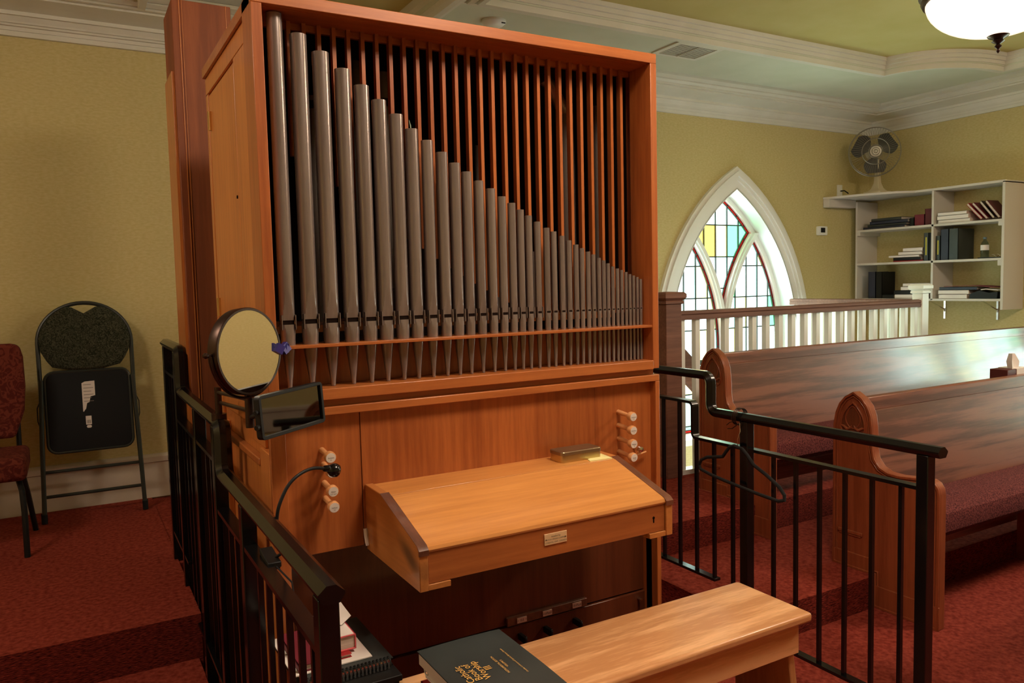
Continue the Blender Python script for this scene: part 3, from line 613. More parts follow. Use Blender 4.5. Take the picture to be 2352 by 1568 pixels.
# rectangular tinted mirror
m2 = thing('rectangular_mirror', (.45, 1.86, 1.14), 'black-framed rectangular mirror tilted below the round mirror', 'mirror')
A0, B0, C0, D0 = [Vector(p) for p in ((.367, 1.832, 1.258), (.546, 1.944, 1.266), (.553, 1.945, 1.168), (.370, 1.830, 1.156))]
ctr = (A0+B0+C0+D0)/4; ex = ((B0-A0)+(C0-D0)).normalized(); ez = ((A0-D0)+(B0-C0)); ez = (ez-ex*ez.dot(ex)).normalized(); en = ex.cross(ez)
if en.y > 0: en = -en
g2 = lambda a, b, c: tuple(ctr+ex*a+ez*b+en*c)
o2 = rrect(-.107, .107, -.052, .052, .010); i2 = offset(o2, .008)
MB().ringprism(o2, i2, g2, -.012, .006).build('mirror_frame', M_BLK2, m2, bevel=.001); MB().prism(offset(o2, .003), g2, -.012, -.009).build('mirror_back', M_BLK2, m2)
MB().prism(i2, g2, -.003, .0005).build('mirror_glass', M_MIRDK, m2)
MB().cyl(ctr-ex*.07-en*.008+ez*.01, (.378, 1.972, 1.19), .006, n=10).cyl(ctr-ex*.107+ez*.015-en*.002, ctr-ex*.116+ez*.015, .005, n=10).cyl(ctr-ex*.107-ez*.02-en*.002, ctr-ex*.117-ez*.02, .006, n=10).build('clamp', M_BLK2, m2)

# ---------------------------------------------------------------- gooseneck clip lamp
gl = thing('gooseneck_lamp', (.40, 1.88, .97), 'black gooseneck clip-on lamp bending from the left railing to the stop knobs', 'lamp')
K_ = [Vector(p) for p in ((.405, 1.86, .93), (.405, 1.86, .955), (.412, 1.86, .99), (.436, 1.87, 1.030), (.466, 1.88, 1.052), (.505, 1.895, 1.060), (.545, 1.905, 1.052), (.57, 1.91, 1.046))]
P_ = []
for i in range(1, len(K_)-2):
    for j in range(6):
        t_ = j/6; a, b, c, d_ = K_[i-1:i+3]; P_.append(.5*((2*b)+(c-a)*t_+(2*a-5*b+4*c-d_)*t_*t_+(3*b-a-3*c+d_)*t_**3))
MB().tube(P_, .0042, 10).build('neck', M_BLK2, gl)
MB().lathe((.533, 1.905, 1.0535), [(.005, 0), (.008, .004), (.009, .018)], (1, 0, -.1), 16).build('neck_collar', M_BLACK, gl)
MB().lathe((.561, 1.905, 1.046), [(.001, -.018), (.010, -.015), (.0165, -.006), (.0180, .003), (.015, .012), (.008, .0165), (.001, .0175)], (.9, -.3, -.3), 24).build('lamp_head', M_BLACK, gl, ang=80)
MB().obox((.40, 1.93, .845), (0, 1, .1), (1, 0, 0), (0, 0, 1), .05, .016, .007).obox((.40, 1.93, .825), (0, 1, -.15), (1, 0, 0), (0, 0, 1), .045, .014, .005).build('clip', M_BLK2, gl, bevel=.002)
MB().tube([(.41, 1.91, .85), (.425, 1.88, .87), (.415, 1.86, .92), (.405, 1.86, .957)], .004, 8).build('neck_base', M_BLK2, gl)
MB().tube([(.40, 1.90, .84), (.42, 1.80, .82), (.41, 1.74, .80), (.40, 1.66, .70), (.40, 1.64, .55), (.40, 1.63, .2), (.40, 1.63, F0)], .0022, 6).build('power_cord', M_BLK2, gl)

# ---------------------------------------------------------------- wire hanger on the right railing
hg = thing('coat_hanger', (2.27, 2.18, .68), 'black velvet coat hanger hung from the right railing by a twisted wire', 'hanger')
hx = 2.255
hp = [(2.181, .845), (2.20, .848), (2.225, .838), (2.245, .815), (2.262, .793), (2.30, .785), (2.35, .775), (2.385, .757), (2.397, .735), (2.39, .718), (2.33, .706), (2.25, .697), (2.10, .683), (1.98, .676), (1.952, .686), (1.952, .705), (1.975, .73), (2.04, .765), (2.10, .79), (2.135, .825), (2.16, .843)]
MB().tube([(hx, a, b) for a, b in hp], .0068, 8, closed=True).build('hanger_body', mat('black_velvet', (.008, .008, .008), .95), hg)
MB().tube([(hx, 2.182, .85), (hx-.005, 2.175, .88), (hx, 2.168, .91), (hx+.005, 2.175, .94), (2.29, 2.19, .95)], .0016, 8).build('hook', M_CHROME, hg)
A = MB()
for k in range(4): A.tube([(2.30+.034*math.cos(a), 2.205+.006*k-.004*math.sin(a), .958+.034*math.sin(a)) for a in [2*PI*i/20 for i in range(20)]], .0018, 6, closed=True)
A.tube([(2.265, 2.20, .945), (2.258, 2.225, .938), (2.255, 2.24, .925)], .0018, 6); A.tube([(2.265, 2.19, .935), (2.255, 2.21, .915), (2.252, 2.232, .912)], .0018, 6)
A.build('wire_tie', M_BRONZE, hg)

# ================================================================== ORGAN BENCH AND ITS BOOKS
bn = thing('organ_bench', (1.2, 1.6, F0), 'long light-oak organ bench in front of the keydesk', 'bench')
box('seat', M_BENCH, bn, .645, 1.795, 1.452, 1.738, .522, .55, .009, seg=4)
MB().box(.68, 1.765, 1.475, 1.495, .43, .522).build('apron', M_BENCH, bn, bevel=.002); MB().box(.68, 1.765, 1.70, 1.718, .43, .522).build('apron', M_BENCH, bn, bevel=.002)
for x0, s_ in ((1.735, 1), (.72, -1)):
    A = MB(); A.rings([[(x0+s_*(o_+t_), y, z) for t_, y in ((-.012, 1.595-h), (.012, 1.595-h), (.012, 1.595+h), (-.012, 1.595+h))] for o_, h, z in ((.06, .145, F0), (.03, .115, .25), (0, .105, .522))]); A.build('leg', M_BENCHZ, bn, bevel=.003)
box('stretcher', M_BENCHZ, bn, .74, 1.72, 1.585, 1.61, .12, .20, .003)
def book(name, label, x0, x1, y0, y1, z0, z1, cover, spine='x0', cat='book', group=None, pages=M_PAGES, parent=None):
    t_ = thing(name, ((x0+x1)/2, (y0+y1)/2, z0), label, cat, group); c = .003 if z1-z0 > .012 else .0012
    A = MB().box(x0, x1, y0, y1, z1-c, z1).box(x0, x1, y0, y1, z0, z0+c)
    {'x0': lambda: A.box(x0, x0+c, y0, y1, z0, z1), 'x1': lambda: A.box(x1-c, x1, y0, y1, z0, z1), 'y0': lambda: A.box(x0, x1, y0, y0+c, z0, z1), 'y1': lambda: A.box(x0, x1, y1-c, y1, z0, z1), 'none': lambda: 0}[spine]()
    A.build('cover', cover, t_, bevel=.0006); e = .004
    MB().box(x0+(c if spine == 'x0' else e), x1-(c if spine == 'x1' else e), y0+(c if spine == 'y0' else e), y1-(c if spine == 'y1' else e), z0+c, z1-c).build('pages', pages, t_)
    return t_
book('hymn_book', 'thick red-covered book at the bottom of the stack on the bench', .652, .86, 1.33, 1.60, .55, .605, M_REDC, 'x0')
book('spiral_book', 'white-paged comb-bound book in the middle of the bench stack', .668, .868, 1.36, 1.61, .605, .628, M_PAPER, 'none', pages=M_PAPER)
A = MB()
for i in range(14): A.tube([(.672+i*.0145, 1.612+.010*math.cos(a), .620+.013*math.sin(a)) for a in [2*PI*j/12 for j in range(12)]], .0022, 6, closed=True)
sb = [o for o in bpy.data.objects if o.name == 'spiral_book'][0]; A.build('comb_binding', M_WHITE, sb)
bk = thing('music_book', (.768, 1.48, .628), 'large dark-green paperback with gold lettering on top of the bench stack', 'book')
def sag(x, y): return .0 if y > 1.45 else -(1.45-y)**1.6*.10
G_ = 12
A = MB()
xs = [.659+(.876-.659)*i/6 for i in range(7)]; ys = [1.325+(1.633-1.325)*i/G_ for i in range(G_+1)]
vs = [(x, y, .6595+.004*math.sin((x-.659)/.217*PI)*.5+sag(x, y)) for y in ys for x in xs]; n7 = 7
fs = [(j*n7+i, j*n7+i+1, (j+1)*n7+i+1, (j+1)*n7+i) for j in range(G_) for i in range(6)]
A.add(vs, fs); A.add([(x, y, z-.0022) for x, y, z in vs], [q[::-1] for q in fs]); cov = A.build('cover', M_BOOKG, bk)
A = MB(); A.rings([[(.662, y, .629), (.873, y, .629), (.873, y, .6568+sag(0, y)), (.662, y, .6568+sag(0, y))] for y in ys[:-1]+[1.630]]); A.build('pages', M_PAPER, bk)
R2, U2 = (0, 1, 0), (-1, 0, 0)
text(['Catholic', 'Book of', 'Worship', 'III'], M_GILT, cov, (.708, 1.470, .6628), R2, U2, .024, gap=.80)
text(['INSTRUMENTAL EDITION', 'VOLUME II'], M_GILT, cov, (.790, 1.468, .6632), R2, U2, .0075, gap=1.4)
text(['Canadian Conference of Catholic Bishops, Ottawa'], M_GILT, cov, (.826, 1.470, .6628), R2, U2, .0062)

# ---------------------------------------------------------------- low stand with binders
st = thing('side_stand', (.51, 1.84, F0), 'small black metal stand between the left railing and the organ', 'stand')
box('shelf', M_BLK2, st, .412, .632, 1.66, 1.985, .585, .60, .002)
for x, y in ((.425, 1.68), (.62, 1.68), (.425, 1.965), (.62, 1.965)): box('leg', M_BLK2, st, x-.008, x+.008, y-.008, y+.008, F0, .585, .001)
bd = thing('ring_binder', (.52, 1.84, .60), 'dark comb-bound songbook with clear cover on the black stand', 'book')
box('cover', M_BOOKG, bd, .420, .630, 1.715, 1.985, .617, .619); box('pages', M_PAPER, bd, .420, .626, 1.72, 1.98, .602, .617); box('cover', M_BLK2, bd, .420, .630, 1.715, 1.985, .60, .602)
A = MB()
for i in range(22): A.tube([(.425+i*.0092, 1.712+.012*math.cos(a), .6125+.0118*math.sin(a)) for a in [2*PI*j/12 for j in range(12)]], .0016, 6, closed=True)
A.build('comb_binding', M_BLK2, bd); 
A = MB()
for i in range(21): A.box(.4275+i*.0092, .4318+i*.0092, 1.6985, 1.699, .602, .622)
A.build('silver_binding_strip', M_CHROME, bd)
tag(MB().box(.40, .588, 1.742, 1.962, .620, .6225).build('sheet_music', M_PAPER), 'loose white sheet music on the dark binder', 'paper')
book('missal', 'maroon cloth book lying left on the white sheets behind the railing', .415, .492, 1.75, 1.94, .6225, .640, M_MAROON, 'x0')
book('thin_red_booklet', 'thin red booklet under the thick paperback on the stand', .496, .545, 1.763, 1.90, .6225, .631, M_REDC, 'x0')
book('thick_paperback', 'thick paperback with pink-edged cover on the black stand', .480, .563, 1.783, 1.94, .631, .668, M_PINK, 'x1')
tag(MB().box(.482, .558, 1.785, 1.939, .6682, .6687).build('cover_sheet', M_PAPER), 'white printed sheet resting on the thick paperback', 'paper')
tag(MB().rings([[(a, b, z), (c, d_, z+.002), (c, d_, z+.003), (a, b, z+.001)] for a, b, c, d_, z in ((.512, 1.868, .545, 1.840, .6695), (.515, 1.905, .580, 1.872, .673), (.518, 1.955, .576, 1.925, .683), (.520, 1.99, .570, 1.985, .70))]).build('loose_note', M_PAPER), 'curled blank white note on top of the thick paperback', 'paper')

# ================================================================== PEWS
EO = [(1.922, F0), (1.922, .56), (1.927, .59), (1.942, .612), (1.965, .623), (2.03, .620), (2.11, .612), (2.165, .615), (2.205, .632), (2.232, .665), (2.242, .71), (2.245, .80), (2.252, .86), (2.270, .905), (2.300, .940), (2.345, .966), (2.390, .940), (2.420, .905), (2.440, .86), (2.452, .80), (2.452, F1), (2.232, F1), (2.232, F0)]
EO = EO[::-1]
if area2(EO) < 0: EO = EO[::-1]
M_RECESS = wood('carved_recess_oak', (.12, .03, .012), (.19, .05, .02), Z, amp=.3)
def pew(label):
    t_ = thing('church_pew', (3.17, 2.2, F0), label, 'pew', 'oak church pews right of the railing')
    fnP = lambda a, b, c: (c, a, b)
    e = MB().prism(EO, fnP, 3.178, 3.222).build('end_panel', M_PEWZ, t_, bevel=.004)
    top = [p for p in EO if p[1] > .5]
    # moulded edges: two bands around the outline
    MB().ringprism(EO, offset(EO, .012), fnP, 3.170, 3.180).ringprism(offset(EO, .017), offset(EO, .023), fnP, 3.173, 3.180).build('edge_moulding', M_PEWZ, e, bevel=.002)
    arch = [(2.279, .790), (2.284, .83), (2.299, .865), (2.322, .895), (2.348, .918), (2.374, .895), (2.397, .865), (2.412, .83), (2.417, .790), (2.403, .762), (2.380, .752), (2.348, .768), (2.316, .752), (2.293, .762)]
    if area2(arch) < 0: arch = arch[::-1]
    MB().ringprism(arch, offset(arch, .007), fnP, 3.171, 3.180).build('carved_arch', M_PEWZ, e, bevel=.0015)
    MB().prism(offset(arch, .006), fnP, 3.1772, 3.179).build('carved_recess', M_RECESS, e)
    A = MB()
    tear = [(2.348+.040*math.sin(a)*(1-.35*max(math.cos(a), 0)), .842+.052*math.cos(a)) for a in [2*PI*i/22 for i in range(22)]]
    A.tube([(3.1765, a, b) for a, b in tear], .003, 6, closed=True)
    for s_ in (-1, 1):
        A.tube([(3.176, 2.348+s_*a, b) for a, b in ((.066, .80), (.050, .797), (.030, .785), (.012, .792), (.006, .806))], [.002, .006, .0075, .005, .001], 8)
        A.tube([(3.176, 2.348+s_*a, b) for a, b in ((.012, .775), (.030, .768), (.046, .766))], [.002, .005, .002], 8)
    A.build('trefoil_carving', M_PEWZ, e)
    MB().box(3.171, 3.180, 2.292, 2.425, .285, .300).box(3.174, 3.180, 2.30, 2.418, .275, .285).build('panel_ledge', M_PEWZ, e, bevel=.002)
    MB().box(3.172, 3.180, 1.918, 2.228, F0, .075).box(3.172, 3.180, 2.236, 2.456, F1, .195).build('plinth', M_PEWZ, e, bevel=.002)
    # back: slightly reclined board with cap
    b = MB().prism([(2.222, .44), (2.245, .44), (2.348, .925), (2.325, .93)], fnP, 3.222, 6.95).build('backrest', M_PEWX, t_, bevel=.002)
    MB().prism([(2.312, .872), (2.350, .872), (2.360, .925), (2.345, .938), (2.318, .934)], fnP, 3.222, 6.95).build('cap_rail', M_PEWX, b, bevel=.003)
    MB().box(3.222, 6.95, 1.99, 2.235, .345, .36).build('seat_board', M_PEWX, t_, bevel=.002)
    MB().box(4.35, 4.95, 2.345, 2.47, .860, .871).box(4.35, 4.95, 2.460, 2.470, .86, .885).build('hymnal_rack', M_PEWX, t_, bevel=.001)
    MB().box(3.222, 6.95, 2.236, 2.250, .17, .44).build('lower_back_board', M_PEWX, t_)
    c = MB(); cp = [(1.955, .365), (1.934, .39), (1.932, .43), (1.945, .465), (1.975, .485), (2.08, .492), (2.220, .478), (2.222, .362), (1.97, .36)]
    c.prism(cp, fnP, 3.224, 6.95); c.build('seat_cushion', M_CUSH, t_, bevel=.006)
    for x in (4.4, 5.7): MB().box(x-.02, x+.02, 2.0, 2.225, F0, .345).build('seat_support', M_PEWZ, t_)
    return t_
p1 = pew('nearer of the two full oak pews, with carved arched end panel by the railing newel')
copy_tree(p1, (0, .915, .15), label='oak pew in the row behind, nearest the white balustrade')
copy_tree(p1, (0, -.915, -.001), label='oak pew end just showing at the right edge, nearest the camera')
tb = thing('tissue_box', (4.95, 2.50, F1), 'white and dark tissue box with a tissue standing behind the nearer pew back', 'box')
tb.location = (4.62, 2.40, .872)
MB().box(4.51, 4.72, 2.358, 2.455, .872, .966).build('carton', [mat('dark_floral_card', (.10, .02, .02), .5)], tb, bevel=.002); MB().box(4.60, 4.722, 2.356, 2.457, .935, .968).build('carton_top', M_PAPER, tb)
MB().rings([[(4.58+a*.02, 2.37+b*.03, .966) for a, b in ((0, 0), (2, .3), (3.4, .1), (3, 1.4), (1, 1.2))], [(4.575+a*.02, 2.37+b*.03, 1.005) for a, b in ((0, 0), (2, .5), (3.8, 0), (3, 1), (1, 1.4))], [(4.595+a*.009, 2.38+b*.02, 1.05) for a, b in ((0, 0), (2, .8), (3.4, .1), (3, .9), (1, 1.2))]]).build('tissue', M_PAPER, tb)

# ================================================================== LEFT: CHAIRS
fc = thing('folding_chair', (.08, 4.85, .29), 'folded black metal chair with patterned green back leaning on the yellow wall', 'chair')
lean = lambda z: 4.80+.115*(z-.29)
yc = lambda z, dlt=0: lean(z)+dlt
def P3(x, z, dlt=0): return (x, yc(z, dlt), z)
cx = .077
out = []
for i in range(25):
    a = PI*i/24; out.append((cx+.228*math.cos(a), 1.245+.215*math.sin(a)))
tube_pts = [(cx+.246, .29)]+[(cx+.226, .95)]+out+[(cx-.226, .95), (cx-.246, .29)]
MB().tube([P3(a, b) for a, b in tube_pts], .0115, 10).build('frame', M_FOLDM, fc)
gp = lambda a, b, c: P3(a, b, c)
back = []
for i in range(25):
    a = PI*i/24; x_ = .223*math.cos(a); z_ = 1.25+.206*math.sin(a)
    if abs(x_) < .075: z_ = min(z_, 1.402+.045*abs(x_)/.075)
    back.append((cx+x_, z_))
back += [(cx-.215, 1.20), (cx-.19, 1.15), (cx-.165, 1.115), (cx-.08, 1.095), (cx, 1.09), (cx+.08, 1.095), (cx+.165, 1.115), (cx+.19, 1.15), (cx+.215, 1.20)]
MB().rings([[P3(*p, dl) for p in offset(back, o_)] for o_, dl in ((.015, .012), (0, .004), (0, -.018), (.012, -.030), (.03, -.034))]).build('backrest', M_FOLD, fc)
seat = rrect(cx-.205, cx+.205, .655, 1.085, .045)
sp = MB().rings([[P3(*p, dl) for p in offset(seat, o_)] for o_, dl in ((.01, .012), (0, .004), (0, -.016), (.008, -.022))]).build('seat', M_VINYL, fc)
MB().tube([P3(*p, -.012) for p in seat], .010, 8, closed=True).build('seat_rim', M_FOLDM, sp)
MB().prism([(.045, .865), (.050, .865), (.050, .868), (.060, .88), (.066, .91), (.078, .915), (.085, .945), (.108, .95), (.108, 1.03), (.06, 1.028), (.045, 1.02)], gp, -.0225, -.0232).build('care_label', M_PAPER, sp)
MB().prism([(.055, .793), (.083, .793), (.083, .84), (.055, .84)], gp, -.0225, -.0232).prism(rrect(.058, .082, .775, .790, .007), gp, -.0225, -.0232).build('barcode_sticker', M_PAPER, sp)
A = MB()
for i in range(7): A.prism([(.059+i*.003, .80), (.0602+i*.003+(i % 3)*.0005, .80), (.0602+i*.003+(i % 3)*.0005, .818), (.059+i*.003, .818)], gp, -.0233, -.0237)
for i in range(6): A.prism([(.052, 1.012-i*.018), (.09+.01*(i % 2), 1.012-i*.018), (.09+.01*(i % 2), 1.009-i*.018), (.052, 1.009-i*.018)], gp, -.0233, -.0236)
A.build('print', mat('grey_print', (.25, .22, .2), .7), sp, smooth=False)['kind'] = 'stuff'
for z in (.555, .425): MB().cyl(P3(cx-.235, z, -.01), P3(cx+.238, z, -.01), .009, n=10).build('crossbar', M_FOLDM, fc)
for s_ in (-1, 1):
    MB().tube([P3(cx+s_*.222, 1.05, -.02), P3(cx+s_*.235, .7, -.022), P3(cx+s_*.243, .31, -.03)], .0115, 10).build('leg', M_FOLDM, fc)
    MB().cyl(P3(cx+s_*.243, .34, -.03), P3(cx+s_*.244, .292, -.032), .0145, n=12).build('foot_cap', M_VINYL, fc)
    MB().cyl(P3(cx+s_*.246, .34, 0), P3(cx+s_*.246, .29, 0), .0145, n=12).build('foot_cap', M_VINYL, fc)
    MB().tube([P3(cx+s_*.235, .93, -.01), P3(cx+s_*.247, .90, -.012), P3(cx+s_*.247, .83, -.012), P3(cx+s_*.236, .79, -.01)], .003, 6).build('hinge_link', M_FOLDM, fc)
ac = thing('banquet_chair', (-.46, 4.45, .29), 'red-brown brocade banquet chair cut off by the left edge', 'chair')
bkp = [(-.70, .80), (-.26, .80), (-.215, .93), (-.205, 1.05), (-.208, 1.20), (-.222, 1.258), (-.26, 1.268), (-.66, 1.268), (-.70, 1.258), (-.715, 1.2), (-.715, .93)]
MB().prism(bkp, lambda a, b, c: (a, 4.56+c+.10*(b-.8), b), 0, .06).build('backrest', M_REDF, ac, bevel=.018, seg=3)
MB().box(-.71, -.205, 4.22, 4.63, .645, .755).build('seat', M_REDF, ac, bevel=.03, seg=4)
for x in (-.245, -.67):
    MB().tube([(x, 4.30, .645), (x+.015, 4.24, .60), (x+.02, 4.22, .5), (x+.02, 4.21, .29)], .013, 8).build('leg', M_BLK2, ac)
    MB().tube([(x, 4.55, .64), (x+.02, 4.60, .5), (x+.04, 4.68, .29)], .013, 8).build('leg', M_BLK2, ac)
MB().cyl((-.67, 4.61, .7), (-.67, 4.66, 1.2), .012, n=8).cyl((-.25, 4.63, .7), (-.25, 4.67, 1.1), .012, n=8).build('back_frame', M_BLK2, ac)

# ================================================================== RIGHT CORNER: SHELF UNIT
fx = 6.74; bx = WX-.002
sh = thing('wall_shelf_unit', (6.9, 4.28, 1.2), 'white open wall shelf unit with six compartments in the corner', 'shelf')
TH = .02
MB().box(fx, bx, 4.95, 4.97, 1.25, 2.23).build('end_panel', M_SHELF, sh, bevel=.001)
MB().box(fx, bx, 3.575, 3.597, 1.20, 2.262).build('end_panel', M_SHELF, sh, bevel=.001)
MB().box(fx, bx, 4.18, 4.20, 1.28, 2.25).build('divider', M_SHELF, sh, bevel=.001)
MB().prism([(bx, 3.575), (bx, WY-.002), (6.36, WY-.002), (6.40, 4.96), (6.46, 4.72), (6.60, 4.45), (fx, 4.36), (fx, 3.575)], fnXY, 2.252, 2.272).build('top_shelf', M_SHELF, sh, bevel=.001)
MB().box(6.36, fx+.01, 4.975, 5.045, 2.175, 2.25).build('cleat', M_SHELF, sh, bevel=.001)
for zz in (1.955, 1.633, 1.292): MB().box(fx, bx, 3.597, 4.95, zz-TH, zz).build('shelf_board', M_SHELF, sh, bevel=.001)
for q_ in ((3.597, 3.625, 1.90, 1.935), (3.597, 3.625, 1.57, 1.613), (4.92, 4.95, 1.90, 1.935)): box('shelf_cleat', M_SHELF, sh, fx+.002, bx, *q_)
for y in (4.25, 3.78):
    MB().tube([(bx-.005, y, 1.165), (bx-.01, y, 1.19), (fx+.08, y, 1.268), (fx+.05, y, 1.272)], .006, 6).box(bx-.006, bx, y-.008, y+.008, 1.10, 1.272).build('bracket', M_CHROME, sh)
# shelf contents ---------------------------------------------------
def up_book(label, y0, y1, z0, z1, dpt, cover, group=None, x0=fx+.03, name='upright_book', stripe=None):
    t_ = thing(name, (x0+dpt/2, (y0+y1)/2, z0), label, 'book', group); c = .003
    MB().box(x0, x0+dpt, y0, y0+c, z0, z1).box(x0, x0+dpt, y1-c, y1, z0, z1).box(x0, x0+c, y0, y1, z0, z1).build('cover', cover, t_)
    MB().box(x0+c, x0+dpt-.004, y0+c, y1-c, z0+.002, z1-.004).build('pages', M_PAGES, t_)
    if stripe: MB().box(x0-.0006, x0, (y0+y1)/2-.006, (y0+y1)/2+.006, z0+.05, z1-.04).build('spine_lettering', stripe, t_)
    return t_
M_YL = mat('yellow_spine_print', (.55, .5, .05), .6)
def flat_stack(items, z):
    for (label, y0, y1, h, cov, x0) in items:
        book('flat_book', label, fx+x0, fx+x0+.21, y0, y1, z, z+h, cov, 'x0'); z += h+.0006
flat_stack([('lowest dark songbook lying flat in the top-left shelf compartment', 4.47, 4.90, .022, M_NAVY, .02), ('second dark-green songbook up in the top-left shelf stack', 4.46, 4.86, .020, M_BOOKG, .03), ('third thicker dark songbook in the top-left shelf stack', 4.44, 4.83, .028, M_NAVY, .02), ('dark-green folder on top of the top-left shelf stack', 4.51, 4.82, .026, M_BOOKG, .03)], 1.9555)
MM = M_MAROON
up_book('upright black hymnal right of the top-left stack', 4.385, 4.425, 1.9555, 2.03, .15, M_BLK2)
up_book('maroon missal with a small spine title in the top-left compartment', 4.285, 4.38, 1.9555, 2.055, .15, MM)
up_book('taller maroon book beside the divider in the top-left compartment', 4.205, 4.28, 1.9555, 2.10, .15, mat('deep_maroon', (.10, .01, .015), .6))
flat_stack([('lowest cream paper bundle in the top-right compartment', 3.87, 4.15, .030, M_PAPER, .02), ('middle cream paper bundle in the top-right compartment', 3.885, 4.16, .036, M_PAPER, .02), ('topmost cream paper bundle in the top-right compartment', 3.90, 4.155, .028, M_PAPER, .02)], 1.9555)
for i, (y, sl, m_, lb) in enumerate(((3.80, .72, M_REDC, 'first leaning dark-red paperback right of the paper bundles'), (3.755, .70, MM, 'second leaning maroon paperback in the top-right compartment'), (3.70, .62, M_BRONZE, 'third leaning book, brown, in the top-right compartment'), (3.655, .60, mat('plum_cover', (.14, .03, .03), .5), 'fourth leaning book with patterned plum cover by the right end panel'))):
    t_ = thing('leaning_book', (fx+.12, y, 1.9555), lb, 'book'); dv = Vector((0, sl, .78)).normalized(); nv = Vector((0, .78, -sl)).normalized(); L_ = .185
    bs = Vector((fx+.12, y, 1.957)); bs.y -= .02
    cc = bs+dv*L_/2+Vector((0, 0, .013))
    MB().obox(cc+nv*.009, (1, 0, 0), nv, dv, .085, .0015, L_/2).obox(cc-nv*.009, (1, 0, 0), nv, dv, .085, .0015, L_/2).build('cover', m_, t_); MB().obox(cc, (1, 0, 0), nv, dv, .083, .008, L_/2-.003).build('pages', M_PAGES, t_)
flat_stack([('flat dark magazine at the bottom of the middle-left stack', 4.29, 4.58, .012, M_REDC, .02), ('black-spined volume low in the middle-left stack', 4.31, 4.58, .026, M_BLK2, .02), ('spiral-bound score in the middle-left stack', 4.32, 4.62, .020, M_PAPER, .01), ('cream book second from the top of the middle-left stack', 4.30, 4.53, .030, M_PAPER, .02), ('white book on top of the middle-left stack', 4.30, 4.49, .034, M_PAPER, .03)], 1.6335)
up_book('dark-green binder left of the divider, yellow spine lettering', 4.243, 4.287, 1.6335, 1.885, .2, M_BOOKG, stripe=M_YL)
up_book('narrow black book against the left of the divider, middle shelf', 4.205, 4.24, 1.6335, 1.88, .2, M_BLK2)
up_book('dark-green binder right of the divider, yellow spine lettering', 4.135, 4.175, 1.6335, 1.85, .2, M_BOOKG, stripe=M_YL)
up_book('black ring binder in a clear sleeve on the middle-right shelf', 4.06, 4.13, 1.6335, 1.905, .24, M_NAVY)
up_book('wide dark-green ring binder on the middle-right shelf', 3.975, 4.056, 1.6335, 1.905, .24, M_BOOKG)
bt = thing('water_bottle', (fx+.1, 3.785, 1.633), 'clear plastic water bottle standing on the middle-right shelf', 'bottle')
MB().lathe((fx+.1, 3.785, 1.634), [(.028, 0), (.032, .006), (.032, .03), (.029, .035), (.032, .04), (.032, .11), (.025, .135), (.012, .155), (.011, .165)], n=20).build('body', G['bottle'], bt)
MB().cyl((fx+.1, 3.785, 1.799), (fx+.1, 3.785, 1.815), .014, n=14).build('cap', mat('blue_grey_cap', (.12, .18, .22), .5), bt); MB().lathe((fx+.1, 3.785, 1.634), [(.0325, .07), (.0325, .115)], n=20, cap=False).build('paper_band', M_PAPER, bt)
gs = thing('eyeglasses', (fx+.06, 3.66, 1.633), 'pair of thin wire eyeglasses lying at the right of the middle shelf', 'glasses')
for y in (3.65, 3.69): MB().tube([(fx+.05, y+.016*math.cos(a), 1.65+.014*math.sin(a)) for a in [2*PI*i/14 for i in range(14)]], .0012, 6, closed=True).build('lens_rim', M_CHROME, gs)
MB().tube([(fx+.05, 3.634, 1.654), (fx+.15, 3.632, 1.66)], .0012, 6).tube([(fx+.05, 3.706, 1.654), (fx+.15, 3.708, 1.66)], .0012, 6).build('temples', M_CHROME, gs)
tag(MB().prism(rrect(3.61, 3.80, 1.6335, 1.642, .003), lambda a, b, c: (c, a, b), fx+.02, fx+.16).build('black_tray', M_BLK2), 'thin black case lying beside the water bottle on the shelf', 'case')
up_book('tall black upright book in the bottom-left compartment', 4.70, 4.765, 1.2925, 1.545, .2, M_BLK2)
up_book('tall navy upright book touching the black one, bottom left', 4.77, 4.845, 1.2925, 1.548, .2, M_NAVY)
flat_stack([('flat black folder next to the upright books, bottom left', 4.57, 4.69, .035, M_BLK2, .02)], 1.2925)
flat_stack([('lowest white binder in the bottom-left stack', 4.27, 4.56, .038, M_PAPER, .02), ('second white binder with black spine, bottom-left stack', 4.28, 4.57, .036, M_BLK2, .02), ('third thick white folder in the bottom-left stack', 4.22, 4.50, .034, M_PAPER, .02), ('top white folder of the bottom-left stack', 4.22, 4.48, .030, M_PAPER, .02)], 1.2925)
flat_stack([('lowest white binder in the bottom-right stack', 3.88, 4.13, .038, M_PAPER, .01), ('second white binder in the bottom-right stack', 3.87, 4.14, .036, M_PAPER, .02), ('black-spined folder topping the bottom-right stack', 3.80, 4.13, .026, M_NAVY, .02)], 1.2925)
tag(MB().rings([[(x, y, z), (x+.2, y, z), (x+.2, y, z+.004), (x, y, z+.004)] for x, y, z in ((fx+.02, 4.09, 1.398), (fx+.02, 3.9, 1.402), (fx+.01, 3.78, 1.400), (fx+.01, 3.65, 1.385))]).build('open_folder', M_MAROON), 'maroon folder draped across the bottom-right stack', 'folder')
tag(MB().rings([[(fx+.01, y, z), (fx+.16, y, z), (fx+.16, y-.004, z+h), (fx+.01, y-.006, z+h)] for y, z, h in ((3.86, 1.2925, .04), (3.78, 1.2925, .07), (3.70, 1.2925, .05), (3.63, 1.2925, .06))]).build('black_bag', M_BLK2), 'crumpled black bag at the right of the bottom shelf', 'bag')
tag(MB().rings([[(fx+.005, y, z), (fx+.12, y, z), (fx+.12, y, z+.006), (fx+.005, y, z+.006)] for y, z in ((3.76, 1.366), (3.72, 1.372), (3.68, 1.368), (3.62, 1.362))]).build('crumpled_paper', M_PAPER), 'crumpled white papers spilling on the black bag, bottom shelf', 'paper')

